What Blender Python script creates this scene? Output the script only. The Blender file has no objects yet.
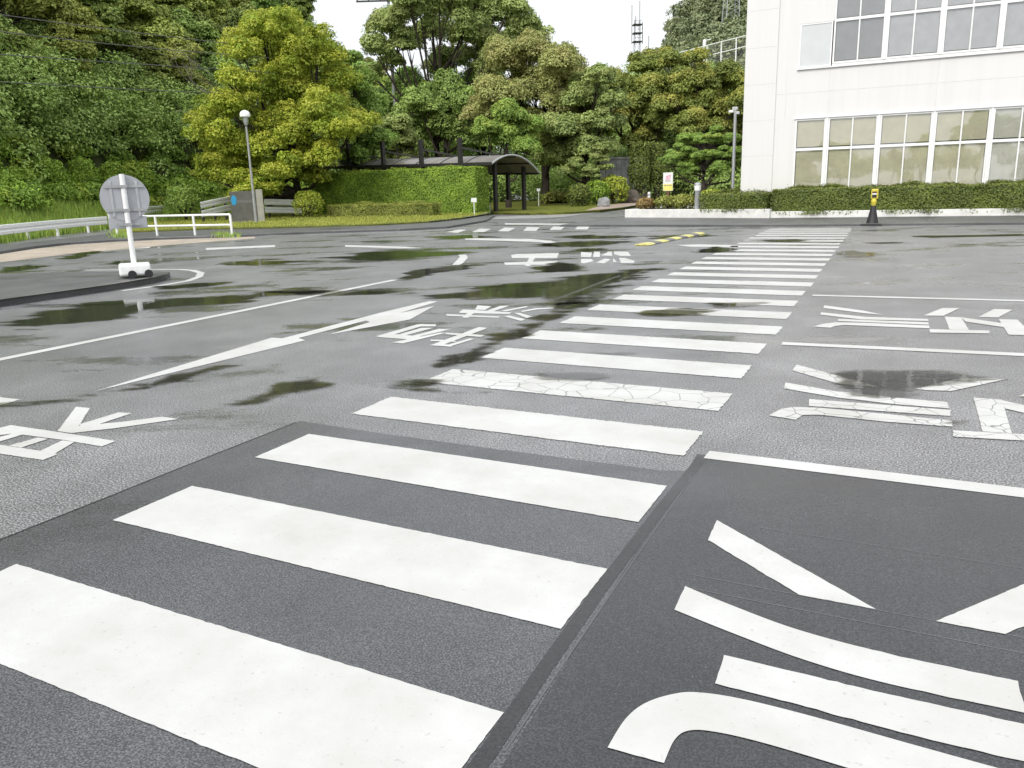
import bpy, math, random
import numpy as np
from mathutils import Vector, Matrix, noise as mnoise

# ------------------------------------------------------------------ camera, world, sun
SC = bpy.context.scene
COL = SC.collection
F_PX, PITCH, ROLL, YAW, CAM_H = 800.16, 0.2413, -0.0303, -0.4365, 1.385
fw = np.array([math.sin(YAW)*math.cos(PITCH), math.cos(YAW)*math.cos(PITCH), -math.sin(PITCH)])
rt0 = np.array([math.cos(YAW), -math.sin(YAW), 0.0]); up0 = np.cross(rt0, fw)
cr, sr = math.cos(ROLL), math.sin(ROLL)
rt = cr*rt0 + sr*up0; up = -sr*rt0 + cr*up0
CAM = np.array([0, 0, CAM_H])

cam = bpy.data.cameras.new('camera'); camo = bpy.data.objects.new('camera', cam); COL.objects.link(camo)
cam.sensor_fit = 'HORIZONTAL'; cam.sensor_width = 36.0; cam.lens = F_PX*36/1024
cam.clip_start = 0.05; cam.clip_end = 2000
camo.matrix_world = Matrix(((rt[0], up[0], -fw[0], 0), (rt[1], up[1], -fw[1], 0), (rt[2], up[2], -fw[2], CAM_H), (0, 0, 0, 1)))
SC.camera = camo

SUN_EL, SUN_AZ = math.radians(40), math.radians(188)      # azimuth from +Y, clockwise: behind the camera
W = bpy.data.worlds.new('World'); SC.world = W; W.use_nodes = True
wn = W.node_tree.nodes; wl = W.node_tree.links; wn.clear()
wo = wn.new('ShaderNodeOutputWorld'); bg = wn.new('ShaderNodeBackground')
sky = wn.new('ShaderNodeTexSky'); sky.sky_type = 'NISHITA'; sky.sun_disc = False
sky.sun_elevation = SUN_EL; sky.sun_rotation = SUN_AZ; sky.air_density = 1.0; sky.dust_density = 4.0
# thick overcast: a bright near-white cloud sheet covers most of the blue
wtc = wn.new('ShaderNodeTexCoord'); wmp = wn.new('ShaderNodeMapping'); wmp.inputs['Scale'].default_value = (1.2, 1.2, 3.0)
wno = wn.new('ShaderNodeTexNoise'); wno.inputs['Scale'].default_value = 1.6; wno.inputs['Detail'].default_value = 5
wrp = wn.new('ShaderNodeValToRGB')
wrp.color_ramp.elements[0].position = 0.3; wrp.color_ramp.elements[0].color = (9.3, 9.7, 10.2, 1)
wrp.color_ramp.elements[1].position = 0.7; wrp.color_ramp.elements[1].color = (10.9, 11.1, 11.3, 1)
wmx = wn.new('ShaderNodeMix'); wmx.data_type = 'RGBA'; wmx.inputs[0].default_value = 0.93
wl.new(wtc.outputs['Generated'], wmp.inputs[0]); wl.new(wmp.outputs[0], wno.inputs['Vector']); wl.new(wno.outputs[0], wrp.inputs[0])
wl.new(sky.outputs[0], wmx.inputs[6]); 
wsx = wn.new('ShaderNodeSeparateXYZ'); wgr = wn.new('ShaderNodeValToRGB'); wmu = wn.new('ShaderNodeMix'); wmu.data_type = 'RGBA'; wmu.blend_type = 'MULTIPLY'; wmu.inputs[0].default_value = 1
wgr.color_ramp.elements[0].position = 0.0; wgr.color_ramp.elements[0].color = (0.755, 0.76, 0.765, 1)
wgr.color_ramp.elements[1].position = 0.9; wgr.color_ramp.elements[1].color = (1.25, 1.25, 1.25, 1)
e_ = wgr.color_ramp.elements.new(0.3); e_.color = (0.85, 0.855, 0.86, 1)
wl.new(wtc.outputs['Generated'], wsx.inputs[0]); wl.new(wsx.outputs['Z'], wgr.inputs[0])
wl.new(wrp.outputs[0], wmu.inputs[6]); wl.new(wgr.outputs[0], wmu.inputs[7]); wl.new(wmu.outputs[2], wmx.inputs[7])
wl.new(wmx.outputs[2], bg.inputs[0]); bg.inputs[1].default_value = 0.1
wl.new(bg.outputs[0], wo.inputs[0])

sun = bpy.data.lights.new('sun', 'SUN'); suno = bpy.data.objects.new('sun', sun); COL.objects.link(suno)
sun.energy = 1.8; sun.angle = math.radians(30); sun.color = (1.0, 0.97, 0.92)
sd = Vector((math.sin(SUN_AZ)*math.cos(SUN_EL), math.cos(SUN_AZ)*math.cos(SUN_EL), math.sin(SUN_EL)))
suno.rotation_euler = sd.to_track_quat('Z', 'Y').to_euler(); suno.location = (0, -20, 40)

SC.view_settings.view_transform = 'Standard'; SC.view_settings.look = 'None'
SC.view_settings.exposure = 0.42; SC.view_settings.gamma = 1.0
SC.render.engine = 'CYCLES'

# ------------------------------------------------------------------ photo-to-place helpers
def ray(px, py):
    d = fw + rt*(px-512)/F_PX - up*(py-384)/F_PX
    return d/np.linalg.norm(d)
def G(px, py, z=0.0):
    d = ray(px, py); t = (z-CAM_H)/d[2]
    return Vector(CAM + t*d)
def D(px, dist, z=0.0):                       # the spot `dist` metres away seen in column px (near the horizon)
    a = 192.0
    d = ray(px, a); h = math.hypot(d[0], d[1])
    return Vector((d[0]/h*dist, d[1]/h*dist, z))
def HZ(P, px, py):                            # height on the vertical through P that is seen at row py
    d = ray(px, py); return CAM_H + d[2]*math.hypot(P[0], P[1])/math.hypot(d[0], d[1])
def AT(px, py, dist):
    d = ray(px, py); t = dist/math.hypot(d[0], d[1]); return Vector(CAM + t*d)
LAT = Vector((math.cos(YAW), -math.sin(YAW), 0)); DEP = Vector((math.sin(YAW), math.cos(YAW), 0))

# ------------------------------------------------------------------ object helpers
def tag(o, label=None, cat=None, group=None, kind=None):
    if label: o['label'] = label
    if cat: o['category'] = cat
    if group: o['group'] = group
    if kind: o['kind'] = kind
    return o
def thing(name, label, cat, loc=(0, 0, 0), rz=0.0, group=None):
    o = bpy.data.objects.new(name, None); COL.objects.link(o)
    o.empty_display_size = 0.2; o.location = loc; o.rotation_euler = (0, 0, rz)
    return tag(o, label, cat, group)
def link_mesh(name, me, mat=None, parent=None):
    if mat is not None and not me.materials: me.materials.append(mat)
    o = bpy.data.objects.new(name, me); COL.objects.link(o)
    if parent is not None: o.parent = parent
    return o
def copy_tree(o, parent=None):
    c = o.copy(); COL.objects.link(c)
    if parent is not None: c.parent = parent
    for ch in o.children: copy_tree(ch, c)
    return c

class MB:
    """collects shapes and builds them as one mesh"""
    def __init__(s): s.v = []; s.f = []
    def add(s, vs, fs):
        n = len(s.v); s.v += [tuple(v) for v in vs]; s.f += [tuple(i+n for i in f) for f in fs]; return s
    def box(s, x0, x1, y0, y1, z0, z1):
        return s.add([(x0,y0,z0),(x1,y0,z0),(x1,y1,z0),(x0,y1,z0),(x0,y0,z1),(x1,y0,z1),(x1,y1,z1),(x0,y1,z1)],
                     [(3,2,1,0),(4,5,6,7),(0,1,5,4),(1,2,6,5),(2,3,7,6),(3,0,4,7)])
    def beam(s, a, b, w, h, upv=(0,0,1)):
        a = Vector(a); b = Vector(b); d = (b-a).normalized(); sdv = d.cross(Vector(upv))
        if sdv.length < 1e-5: sdv = d.cross(Vector((1,0,0)))
        sdv.normalize(); u = sdv.cross(d).normalized(); vs = []
        for p in (a, b):
            for i, j in ((-1,-1),(1,-1),(1,1),(-1,1)): vs.append(p + sdv*i*w/2 + u*j*h/2)
        return s.add(vs, [(3,2,1,0),(4,5,6,7),(0,1,5,4),(1,2,6,5),(2,3,7,6),(3,0,4,7)])
    def tube(s, pts, rad, n=8, caps=True):
        pts = [Vector(p) for p in pts]; k = len(pts)
        rad = rad if isinstance(rad, (list, tuple)) else [rad]*k
        vs = []; fs = []
        for i, p in enumerate(pts):
            d = (pts[min(i+1, k-1)]-pts[max(i-1, 0)]).normalized()
            a = d.cross(Vector((0,0,1)))
            if a.length < 1e-3: a = d.cross(Vector((0,1,0)))
            a.normalize(); b = a.cross(d)
            for j in range(n):
                t = 2*math.pi*j/n; vs.append(p + (a*math.cos(t)+b*math.sin(t))*rad[i])
        for i in range(k-1):
            for j in range(n):
                q = (j+1) % n; fs.append((i*n+j, i*n+q, (i+1)*n+q, (i+1)*n+j))
        if caps: fs += [tuple(range(n-1, -1, -1)), tuple(range((k-1)*n, k*n))]
        return s.add(vs, fs)
    def lathe(s, prof, c=(0,0,0), n=20):
        vs = []; fs = []; k = len(prof)
        for r, z in prof:
            for j in range(n):
                t = 2*math.pi*j/n; vs.append((c[0]+r*math.cos(t), c[1]+r*math.sin(t), c[2]+z))
        for i in range(k-1):
            for j in range(n):
                q = (j+1) % n; fs.append((i*n+j, i*n+q, (i+1)*n+q, (i+1)*n+j))
        fs += [tuple(range(n-1, -1, -1)), tuple(range((k-1)*n, k*n))]
        return s.add(vs, fs)
    def prism(s, poly, z0, z1):
        n = len(poly)
        area = sum(poly[i][0]*poly[(i+1)%n][1]-poly[(i+1)%n][0]*poly[i][1] for i in range(n))
        if area < 0: poly = poly[::-1]
        vs = [(p[0], p[1], z0) for p in poly] + [(p[0], p[1], z1) for p in poly]
        fs = [tuple(range(n-1, -1, -1)), tuple(range(n, 2*n))]
        for i in range(n): fs.append((i, (i+1) % n, n+(i+1) % n, n+i))
        return s.add(vs, fs)
    def sheet(s, poly, z):
        n = len(poly)
        area = sum(poly[i][0]*poly[(i+1)%n][1]-poly[(i+1)%n][0]*poly[i][1] for i in range(n))
        if area < 0: poly = poly[::-1]
        return s.add([(p[0], p[1], z) for p in poly], [tuple(range(n))])
    def ribbon(s, pts, w, z):
        pts = [Vector((p[0], p[1], 0)) for p in pts]; L = []; R = []
        for i, p in enumerate(pts):
            d = (pts[min(i+1, len(pts)-1)]-pts[max(i-1, 0)]).normalized(); nn = Vector((-d.y, d.x, 0))
            L.append(p+nn*w/2); R.append(p-nn*w/2)
        n0 = len(pts); vs = [(p.x, p.y, z) for p in L+R]
        return s.add(vs, [(i+n0, i+1+n0, i+1, i) for i in range(n0-1)])
    def build(s, name, mat, parent=None, smooth=False, bevel=0.0):
        me = bpy.data.meshes.new(name); me.from_pydata([tuple(v) for v in s.v], [], s.f); me.update()
        if smooth:
            me.polygons.foreach_set('use_smooth', [True]*len(me.polygons))
            me.set_sharp_from_angle(angle=math.radians(40))
        o = link_mesh(name, me, mat, parent)
        if bevel > 0:
            m = o.modifiers.new('bevel', 'BEVEL'); m.width = bevel; m.segments = 2; m.limit_method = 'ANGLE'
        return o

# ------------------------------------------------------------------ materials
def newmat(name):
    m = bpy.data.materials.new(name); m.use_nodes = True
    nt = m.node_tree; b = nt.nodes['Principled BSDF']; return m, nt, b
def nd(nt, t, **kw):
    n = nt.nodes.new(t)
    for k, v in kw.items():
        if hasattr(n, k): setattr(n, k, v)
        else: n.inputs[k].default_value = v
    return n
def ramp(nt, src, stops):
    r = nt.nodes.new('ShaderNodeValToRGB'); el = r.color_ramp.elements
    while len(el) < len(stops): el.new(0.5)
    for e, (p, c) in zip(el, stops):
        e.position = p; e.color = (*c, 1) if isinstance(c, tuple) else (c, c, c, 1)
    nt.links.new(src, r.inputs[0]); return r.outputs[0]
def mixc(nt, fac, a, b, mode='MIX'):
    m = nt.nodes.new('ShaderNodeMix'); m.data_type = 'RGBA'; m.blend_type = mode
    for sock, v in ((m.inputs[0], fac), (m.inputs[6], a), (m.inputs[7], b)):
        if isinstance(v, (int, float)): sock.default_value = v
        elif isinstance(v, tuple): sock.default_value = (*v, 1) if len(v) == 3 else v
        else: nt.links.new(v, sock)
    return m.outputs[2]
def math_(nt, op, a, b=None):
    m = nt.nodes.new('ShaderNodeMath'); m.operation = op
    for i, v in enumerate((a, b)):
        if v is None: continue
        if isinstance(v, (int, float)): m.inputs[i].default_value = v
        else: nt.links.new(v, m.inputs[i])
    return m.outputs[0]
def wpos(nt, scale=(1, 1, 1)):
    g = nt.nodes.new('ShaderNodeNewGeometry'); mp = nt.nodes.new('ShaderNodeMapping')
    mp.inputs['Scale'].default_value = scale; nt.links.new(g.outputs['Position'], mp.inputs[0]); return mp.outputs[0]
def opos(nt, scale=(1, 1, 1)):
    g = nt.nodes.new('ShaderNodeTexCoord'); mp = nt.nodes.new('ShaderNodeMapping')
    mp.inputs['Scale'].default_value = scale; nt.links.new(g.outputs['Object'], mp.inputs[0]); return mp.outputs[0]
def tex(nt, vec, scale, detail=3, rough=0.55, kind='ShaderNodeTexNoise', out=0):
    t = nt.nodes.new(kind); t.inputs['Scale'].default_value = scale
    if kind == 'ShaderNodeTexNoise':
        t.inputs['Detail'].default_value = detail; t.inputs['Roughness'].default_value = rough
    nt.links.new(vec, t.inputs['Vector']); return t.outputs[out]
def bump(nt, b, h, strength, dist):
    n = nt.nodes.new('ShaderNodeBump'); n.inputs['Strength'].default_value = strength; n.inputs['Distance'].default_value = dist
    nt.links.new(h, n.inputs['Height']); nt.links.new(n.outputs[0], b.inputs['Normal'])

def latpos(nt, su, sv):
    g = nt.nodes.new('ShaderNodeNewGeometry'); cb = nt.nodes.new('ShaderNodeCombineXYZ')
    for k, (d_, s_) in enumerate(((LAT, su), (DEP, sv))):
        v = nt.nodes.new('ShaderNodeVectorMath'); v.operation = 'DOT_PRODUCT'; v.inputs[1].default_value = tuple(d_*s_)
        nt.links.new(g.outputs['Position'], v.inputs[0]); nt.links.new(v.outputs['Value'], cb.inputs[k])
    return cb.outputs[0]
def asphalt(name, c0, c1, cs, speck, rough, wet_lo, wet_hi, agg=170, bumpd=0.004, tintc=(1, 1, 1)):
    m, nt, b = newmat(name); p = wpos(nt)
    grain = tex(nt, p, agg, 2, 0.6); fine = tex(nt, p, agg*0.45, kind='ShaderNodeTexVoronoi')
    big = tex(nt, p, 0.55, 5, 0.6); mid = tex(nt, wpos(nt, (1, 0.5, 1)), 2.3, 5, 0.65)
    base = ramp(nt, big, [(0.3, c0), (0.72, c1)])
    base = mixc(nt, ramp(nt, mid, [(0.35, 0.0), (0.75, 0.55)]), base, cs)
    stone = ramp(nt, grain, [(0.38, 0.45), (0.50, 1.0), (0.64, speck)])
    base = mixc(nt, 1.0, base, stone, 'MULTIPLY')
    sl = ramp(nt, tex(nt, p, 1.1, 6, 0.7), [(0.3, 0.82), (0.7, 1.18)]); base = mixc(nt, 1.0, base, sl, 'MULTIPLY')
    ch = nt.nodes.new('ShaderNodeTexVoronoi'); ch.inputs['Scale'].default_value = 34; nt.links.new(p, ch.inputs['Vector'])
    sk = ramp(nt, ch.outputs['Distance'], [(0.0, 1.0), (0.10, 0.0)]); cn = nt.nodes.new('ShaderNodeSeparateColor'); nt.links.new(ch.outputs['Color'], cn.inputs[0])
    base = mixc(nt, math_(nt, 'MULTIPLY', sk, ramp(nt, cn.outputs[0], [(0.72, 0.0), (0.76, 0.85)])), base, (0.27, 0.265, 0.255))
    base = mixc(nt, 1.0, base, tintc, 'MULTIPLY')
    # damp areas: darker and smoother, stretched the way the water runs
    damp = ramp(nt, tex(nt, latpos(nt, 0.4, 0.9), 0.9, 7, 0.66), [(wet_lo, 0.0), (wet_hi, 1.0)])
    nt.links.new(mixc(nt, math_(nt, 'MULTIPLY', damp, 0.38), base, (0.012, 0.012, 0.011)), b.inputs['Base Color'])
    r = math_(nt, 'SUBTRACT', rough, math_(nt, 'MULTIPLY', damp, rough*0.78))
    nt.links.new(r, b.inputs['Roughness']); b.inputs['Specular IOR Level'].default_value = 0.5
    hgt = math_(nt, 'ADD', math_(nt, 'MULTIPLY', grain, 0.6), math_(nt, 'MULTIPLY', fine, 0.6))
    bn = nt.nodes.new('ShaderNodeBump'); bn.inputs['Distance'].default_value = bumpd
    nt.links.new(math_(nt, 'MULTIPLY', math_(nt, 'SUBTRACT', 1.05, damp), 0.32), bn.inputs['Strength'])
    nt.links.new(hgt, bn.inputs['Height']); nt.links.new(bn.outputs[0], b.inputs['Normal'])
    return m
M = {}
M['old_asphalt'] = asphalt('old_asphalt', 0.122, 0.174, (0.104, 0.102, 0.101), 2.7, 0.36, 0.54, 0.63, 105, 0.005, (1.0, 0.99, 1.01))
M['new_asphalt'] = asphalt('new_asphalt', 0.056, 0.074, (0.046, 0.046, 0.048), 2.2, 0.33, 0.48, 0.72, 170, 0.0035, (1.0, 1.0, 1.06))
M['stall_asphalt'] = asphalt('stall_asphalt', 0.024, 0.036, (0.02, 0.02, 0.022), 2.0, 0.29, 0.48, 0.72, 170, 0.003, (1.0, 1.0, 1.08))
M['dark_asphalt'] = asphalt('dark_asphalt', 0.085, 0.12, (0.075, 0.075, 0.075), 1.5, 0.45, 0.55, 0.8, 150, 0.004)
M['tan_concrete'] = asphalt('tan_concrete', 0.36, 0.46, (0.34, 0.30, 0.24), 1.2, 0.7, 0.6, 0.8, 90, 0.003, (1.0, 0.86, 0.7))
M['grey_concrete'] = asphalt('grey_concrete', 0.26, 0.34, (0.2, 0.2, 0.19), 1.2, 0.75, 0.6, 0.8, 60, 0.003, (1, 0.98, 0.94))
M['brick_path'] = asphalt('brick_path', 0.34, 0.44, (0.30, 0.24, 0.20), 1.15, 0.7, 0.6, 0.8, 60, 0.003, (1, 0.8, 0.66))
M['kerb_stone'] = asphalt('kerb_stone', 0.12, 0.18, (0.07, 0.065, 0.05), 1.2, 0.6, 0.45, 0.7, 60, 0.004, (1, 0.97, 0.9))
M['tar'] = asphalt('tar', 0.02, 0.026, (0.018, 0.018, 0.018), 1.3, 0.33, 0.5, 0.8, 160, 0.003)

def paint(name, col=(0.535, 0.533, 0.52), cracks=0.0, wear=0.5, crack_scale=5.0):
    m, nt, b = newmat(name); p = wpos(nt)
    dirt = ramp(nt, tex(nt, p, 1.7, 6, 0.65), [(0.30, (0.83, 0.815, 0.78)), (0.60, (1, 1, 1))])
    spots = ramp(nt, tex(nt, p, 60, 2, 0.5), [(0.22, (0.55, 0.53, 0.5)), (0.34, (1, 1, 1))])
    c = mixc(nt, 1.0, col, dirt, 'MULTIPLY'); c = mixc(nt, wear, c, mixc(nt, 1.0, c, spots, 'MULTIPLY'))
    chip = ramp(nt, tex(nt, p, 26, 5, 0.7), [(0.26, 1.0), (0.30, 0.0)])
    c = mixc(nt, math_(nt, 'MULTIPLY', chip, wear), c, (0.08, 0.08, 0.08))
    warp = nt.nodes.new('ShaderNodeVectorMath'); warp.operation = 'ADD'
    nz = nt.nodes.new('ShaderNodeTexNoise'); nz.inputs['Scale'].default_value = 4.0
    sc = nt.nodes.new('ShaderNodeVectorMath'); sc.operation = 'SCALE'; sc.inputs['Scale'].default_value = 0.12
    nt.links.new(p, nz.inputs['Vector']); nt.links.new(nz.outputs['Color'], sc.inputs[0])
    nt.links.new(p, warp.inputs[0]); nt.links.new(sc.outputs[0], warp.inputs[1])
    v = nt.nodes.new('ShaderNodeTexVoronoi'); v.feature = 'DISTANCE_TO_EDGE'; v.inputs['Scale'].default_value = crack_scale
    nt.links.new(warp.outputs[0], v.inputs['Vector'])
    if cracks > 0:
        cm = ramp(nt, v.outputs['Distance'], [(0.006, 1.0), (0.022, 0.0)])
        c = mixc(nt, math_(nt, 'MULTIPLY', cm, cracks), c, (0.07, 0.07, 0.07))
    nt.links.new(c, b.inputs['Base Color'])
    b.inputs['Roughness'].default_value = 0.5; b.inputs['Specular IOR Level'].default_value = 0.3
    bump(nt, b, tex(nt, p, 140, 3, 0.6), 0.25, 0.003)
    return m
M['paint'] = paint('white_road_paint'); M['paint_worn'] = paint('worn_road_paint', (0.53, 0.53, 0.517), 0.0, 0.9, 3.0)
M['paint_cracked'] = paint('cracked_road_paint', (0.535, 0.535, 0.52), 0.75, 0.8, 5.5)
M['chalk'] = paint('faint_chalk_line', (0.16, 0.16, 0.165), 0, 0.9); M['scuff'] = paint('pale_scuff', (0.10, 0.10, 0.105), 0, 1.0)

def plain(name, col, rough=0.5, metal=0.0, var=0.12, scale=6.0, spec=0.5, bscale=0, bstr=0.2):
    m, nt, b = newmat(name); p = wpos(nt)
    n = tex(nt, p, scale, 5, 0.6); lo = tuple(c*(1-var) for c in col); hi = tuple(min(1, c*(1+var*0.5)) for c in col)
    nt.links.new(ramp(nt, n, [(0.3, lo), (0.7, hi)]), b.inputs['Base Color'])
    b.inputs['Roughness'].default_value = rough; b.inputs['Metallic'].default_value = metal
    b.inputs['Specular IOR Level'].default_value = spec
    if bscale: bump(nt, b, tex(nt, p, bscale, 3), bstr, 0.01)
    return m
M['white_metal'] = plain('white_painted_steel', (0.82, 0.82, 0.81), 0.4, 0, 0.1, 9)
M['galv'] = plain('galvanised_steel', (0.5, 0.51, 0.52), 0.45, 0.6, 0.15, 12)
M['grey_pole'] = plain('grey_pole_paint', (0.34, 0.35, 0.35), 0.5, 0, 0.15, 6)
M['dark_steel'] = plain('dark_brown_steel', (0.03, 0.028, 0.027), 0.45, 0, 0.25, 6)
M['black_rubber'] = plain('black_rubber', (0.018, 0.018, 0.02), 0.55, 0, 0.2, 10)
M['yellow'] = plain('yellow_plastic', (0.62, 0.52, 0.05), 0.45, 0, 0.15, 8)
M['yellow_worn'] = plain('worn_yellow_rubber', (0.62, 0.58, 0.20), 0.55, 0, 0.35, 9)
M['worn_rubber'] = plain('worn_grey_rubber', (0.16, 0.155, 0.16), 0.6, 0, 0.4, 9)
M['sign_back'] = plain('sign_back_aluminium', (0.42, 0.43, 0.45), 0.42, 0.35, 0.1, 4)
M['wood_brown'] = plain('brown_stake', (0.16, 0.07, 0.05), 0.7)
M['white_plastic'] = plain('white_plastic', (0.8, 0.8, 0.78), 0.4)
M['pink'] = plain('pink_print', (0.72, 0.25, 0.42), 0.5); M['grey_ink'] = plain('grey_print', (0.22, 0.2, 0.2), 0.5)
M['yellow_print'] = plain('yellow_print', (0.82, 0.75, 0.2), 0.5)
M['blue_logo'] = plain('blue_emblem', (0.03, 0.30, 0.55), 0.4)
M['white_stone'] = plain('white_rendered_kerb', (0.74, 0.73, 0.70), 0.7, 0, 0.18, 3.5, 0.3, 40, 0.3)
M['mono'] = plain('grey_polished_stone', (0.125, 0.12, 0.105), 0.45, 0, 0.3, 2.5)
M['mono_edge'] = plain('pale_stone_edge', (0.36, 0.35, 0.30), 0.6, 0, 0.2, 4)
M['ink_faint'] = plain('faint_steel_letters', (0.26, 0.26, 0.25), 0.4)
M['bark'] = plain('bark', (0.06, 0.048, 0.038), 0.9, 0, 0.4, 8, 0.2, 25, 0.6)
M['grey_bark'] = plain('pale_grey_bark', (0.22, 0.2, 0.18), 0.9, 0, 0.3, 8, 0.2, 25, 0.5)
M['rock'] = plain('rock', (0.13, 0.11, 0.09), 0.85, 0, 0.5, 3, 0.3, 8, 0.8)
M['pale_rock'] = plain('pale_stone', (0.28, 0.28, 0.28), 0.8, 0, 0.3, 5, 0.3, 12, 0.6)
M['soil'] = plain('soil', (0.05, 0.038, 0.026), 0.95, 0, 0.4, 3, 0.2, 20, 0.8)
M['hedge_core'] = plain('shaded_inner_leaves', (0.10, 0.135, 0.025), 0.95, 0, 0.4, 6, 0.1)
M['forest_floor'] = plain('forest_floor', (0.05, 0.062, 0.022), 0.95, 0, 0.5, 0.8, 0.1, 3, 0.8)
M['lawn'] = plain('lawn_turf', (0.145, 0.16, 0.028), 0.9, 0, 0.45, 2.2, 0.1, 60, 0.8)
M['dry_lawn'] = plain('dry_bank', (0.13, 0.105, 0.045), 0.9, 0, 0.4, 1.5, 0.1, 40, 0.8)
M['ret_wall'] = plain('stained_concrete_wall', (0.27, 0.27, 0.255), 0.85, 0, 0.45, 1.2, 0.2, 10, 0.3)
M['cable'] = plain('cable', (0.09, 0.09, 0.09), 0.6)
M['roof_sheet'] = plain('smoked_roof_panel', (0.17, 0.155, 0.135), 0.3, 0, 0.2, 3)
M['under_roof'] = plain('grey_road', (0.3, 0.3, 0.3), 0.7)
M['lamp_glass'] = plain('opal_lamp_globe', (0.85, 0.85, 0.83), 0.25)
M['frame_white'] = plain('white_window_frame', (0.8, 0.8, 0.79), 0.35, 0, 0.06, 4)
M['joint'] = plain('panel_joint_sealant', (0.60, 0.59, 0.57), 0.8)
M['blind_grey'] = plain('grey_roller_blind', (0.72, 0.715, 0.745), 0.8, 0, 0.12, 3)
M['blind_dark'] = plain('dark_grey_roller_blind', (0.44, 0.435, 0.455), 0.8, 0, 0.12, 3)
M['blind_beige'] = plain('beige_roller_blind', (0.90, 0.85, 0.64), 0.8, 0, 0.1, 3)
M['blind_pale'] = plain('pale_cream_roller_blind', (0.9, 0.88, 0.78), 0.8, 0, 0.1, 3)
M['pane_white'] = plain('frosted_white_panel', (0.58, 0.60, 0.60), 0.25, 0, 0.05, 2)

def facade_mat():
    m, nt, b = newmat('white_facade_panels'); p = wpos(nt)
    st = tex(nt, wpos(nt, (2.5, 2.5, 0.12)), 1.6, 6, 0.6); sp = tex(nt, p, 0.9, 4, 0.6)
    c = ramp(nt, st, [(0.3, (0.665, 0.655, 0.635)), (0.62, (0.705, 0.695, 0.68))])
    c = mixc(nt, ramp(nt, sp, [(0.4, 0.0), (0.8, 0.25)]), c, (0.67, 0.66, 0.645))
    nt.links.new(c, b.inputs['Base Color']); b.inputs['Roughness'].default_value = 0.6
    bump(nt, b, tex(nt, p, 90, 3), 0.12, 0.004); return m
M['facade'] = facade_mat()
def glass_mat():
    m, nt, b = newmat('window_glass'); nt.nodes.remove(b)
    out = nt.nodes['Material Output']; t = nt.nodes.new('ShaderNodeBsdfTransparent'); g = nt.nodes.new('ShaderNodeBsdfGlossy')
    t.inputs[0].default_value = (0.985, 0.99, 0.985, 1); g.inputs['Roughness'].default_value = 0.02
    p = wpos(nt); bn = nt.nodes.new('ShaderNodeBump'); bn.inputs['Strength'].default_value = 0.05; bn.inputs['Distance'].default_value = 0.05
    nt.links.new(tex(nt, p, 1.3, 1), bn.inputs['Height']); nt.links.new(bn.outputs[0], g.inputs['Normal'])
    f = nt.nodes.new('ShaderNodeFresnel'); f.inputs[0].default_value = 1.5
    mx = nt.nodes.new('ShaderNodeMixShader'); nt.links.new(math_(nt, 'ADD', math_(nt, 'MULTIPLY', f.outputs[0], 1.0), 0.09), mx.inputs[0])
    nt.links.new(t.outputs[0], mx.inputs[1]); nt.links.new(g.outputs[0], mx.inputs[2]); nt.links.new(mx.outputs[0], out.inputs[0]); return m
M['glass'] = glass_mat()
def water_mat():
    m, nt, b = newmat('shallow_rain_water'); nt.nodes.remove(b); out = nt.nodes['Material Output']
    p = wpos(nt); at = nt.nodes.new('ShaderNodeAttribute'); at.attribute_name = 'depth'
    edge = math_(nt, 'ADD', at.outputs['Fac'], math_(nt, 'MULTIPLY', math_(nt, 'SUBTRACT', tex(nt, latpos(nt, 0.38, 1.25), 1.3, 9, 0.7), 0.5), 3.4))
    mask = ramp(nt, edge, [(0.0, 0.0), (0.22, 1.0)])
    t0 = nt.nodes.new('ShaderNodeBsdfTransparent')
    t1 = nt.nodes.new('ShaderNodeBsdfTransparent'); t1.inputs[0].default_value = (0.58, 0.57, 0.53, 1)
    g = nt.nodes.new('ShaderNodeBsdfGlossy'); g.inputs['Roughness'].default_value = 0.015
    bn = nt.nodes.new('ShaderNodeBump'); bn.inputs['Strength'].default_value = 0.06; bn.inputs['Distance'].default_value = 0.02
    nt.links.new(tex(nt, p, 9, 2), bn.inputs['Height']); nt.links.new(bn.outputs[0], g.inputs['Normal'])
    f = nt.nodes.new('ShaderNodeFresnel'); f.inputs[0].default_value = 1.33
    m1 = nt.nodes.new('ShaderNodeMixShader'); nt.links.new(f.outputs[0], m1.inputs[0])
    nt.links.new(t1.outputs[0], m1.inputs[1]); nt.links.new(g.outputs[0], m1.inputs[2])
    m2 = nt.nodes.new('ShaderNodeMixShader'); nt.links.new(mask, m2.inputs[0])
    nt.links.new(t0.outputs[0], m2.inputs[1]); nt.links.new(m1.outputs[0], m2.inputs[2]); nt.links.new(m2.outputs[0], out.inputs[0])
    return m
M['water'] = water_mat()
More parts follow.
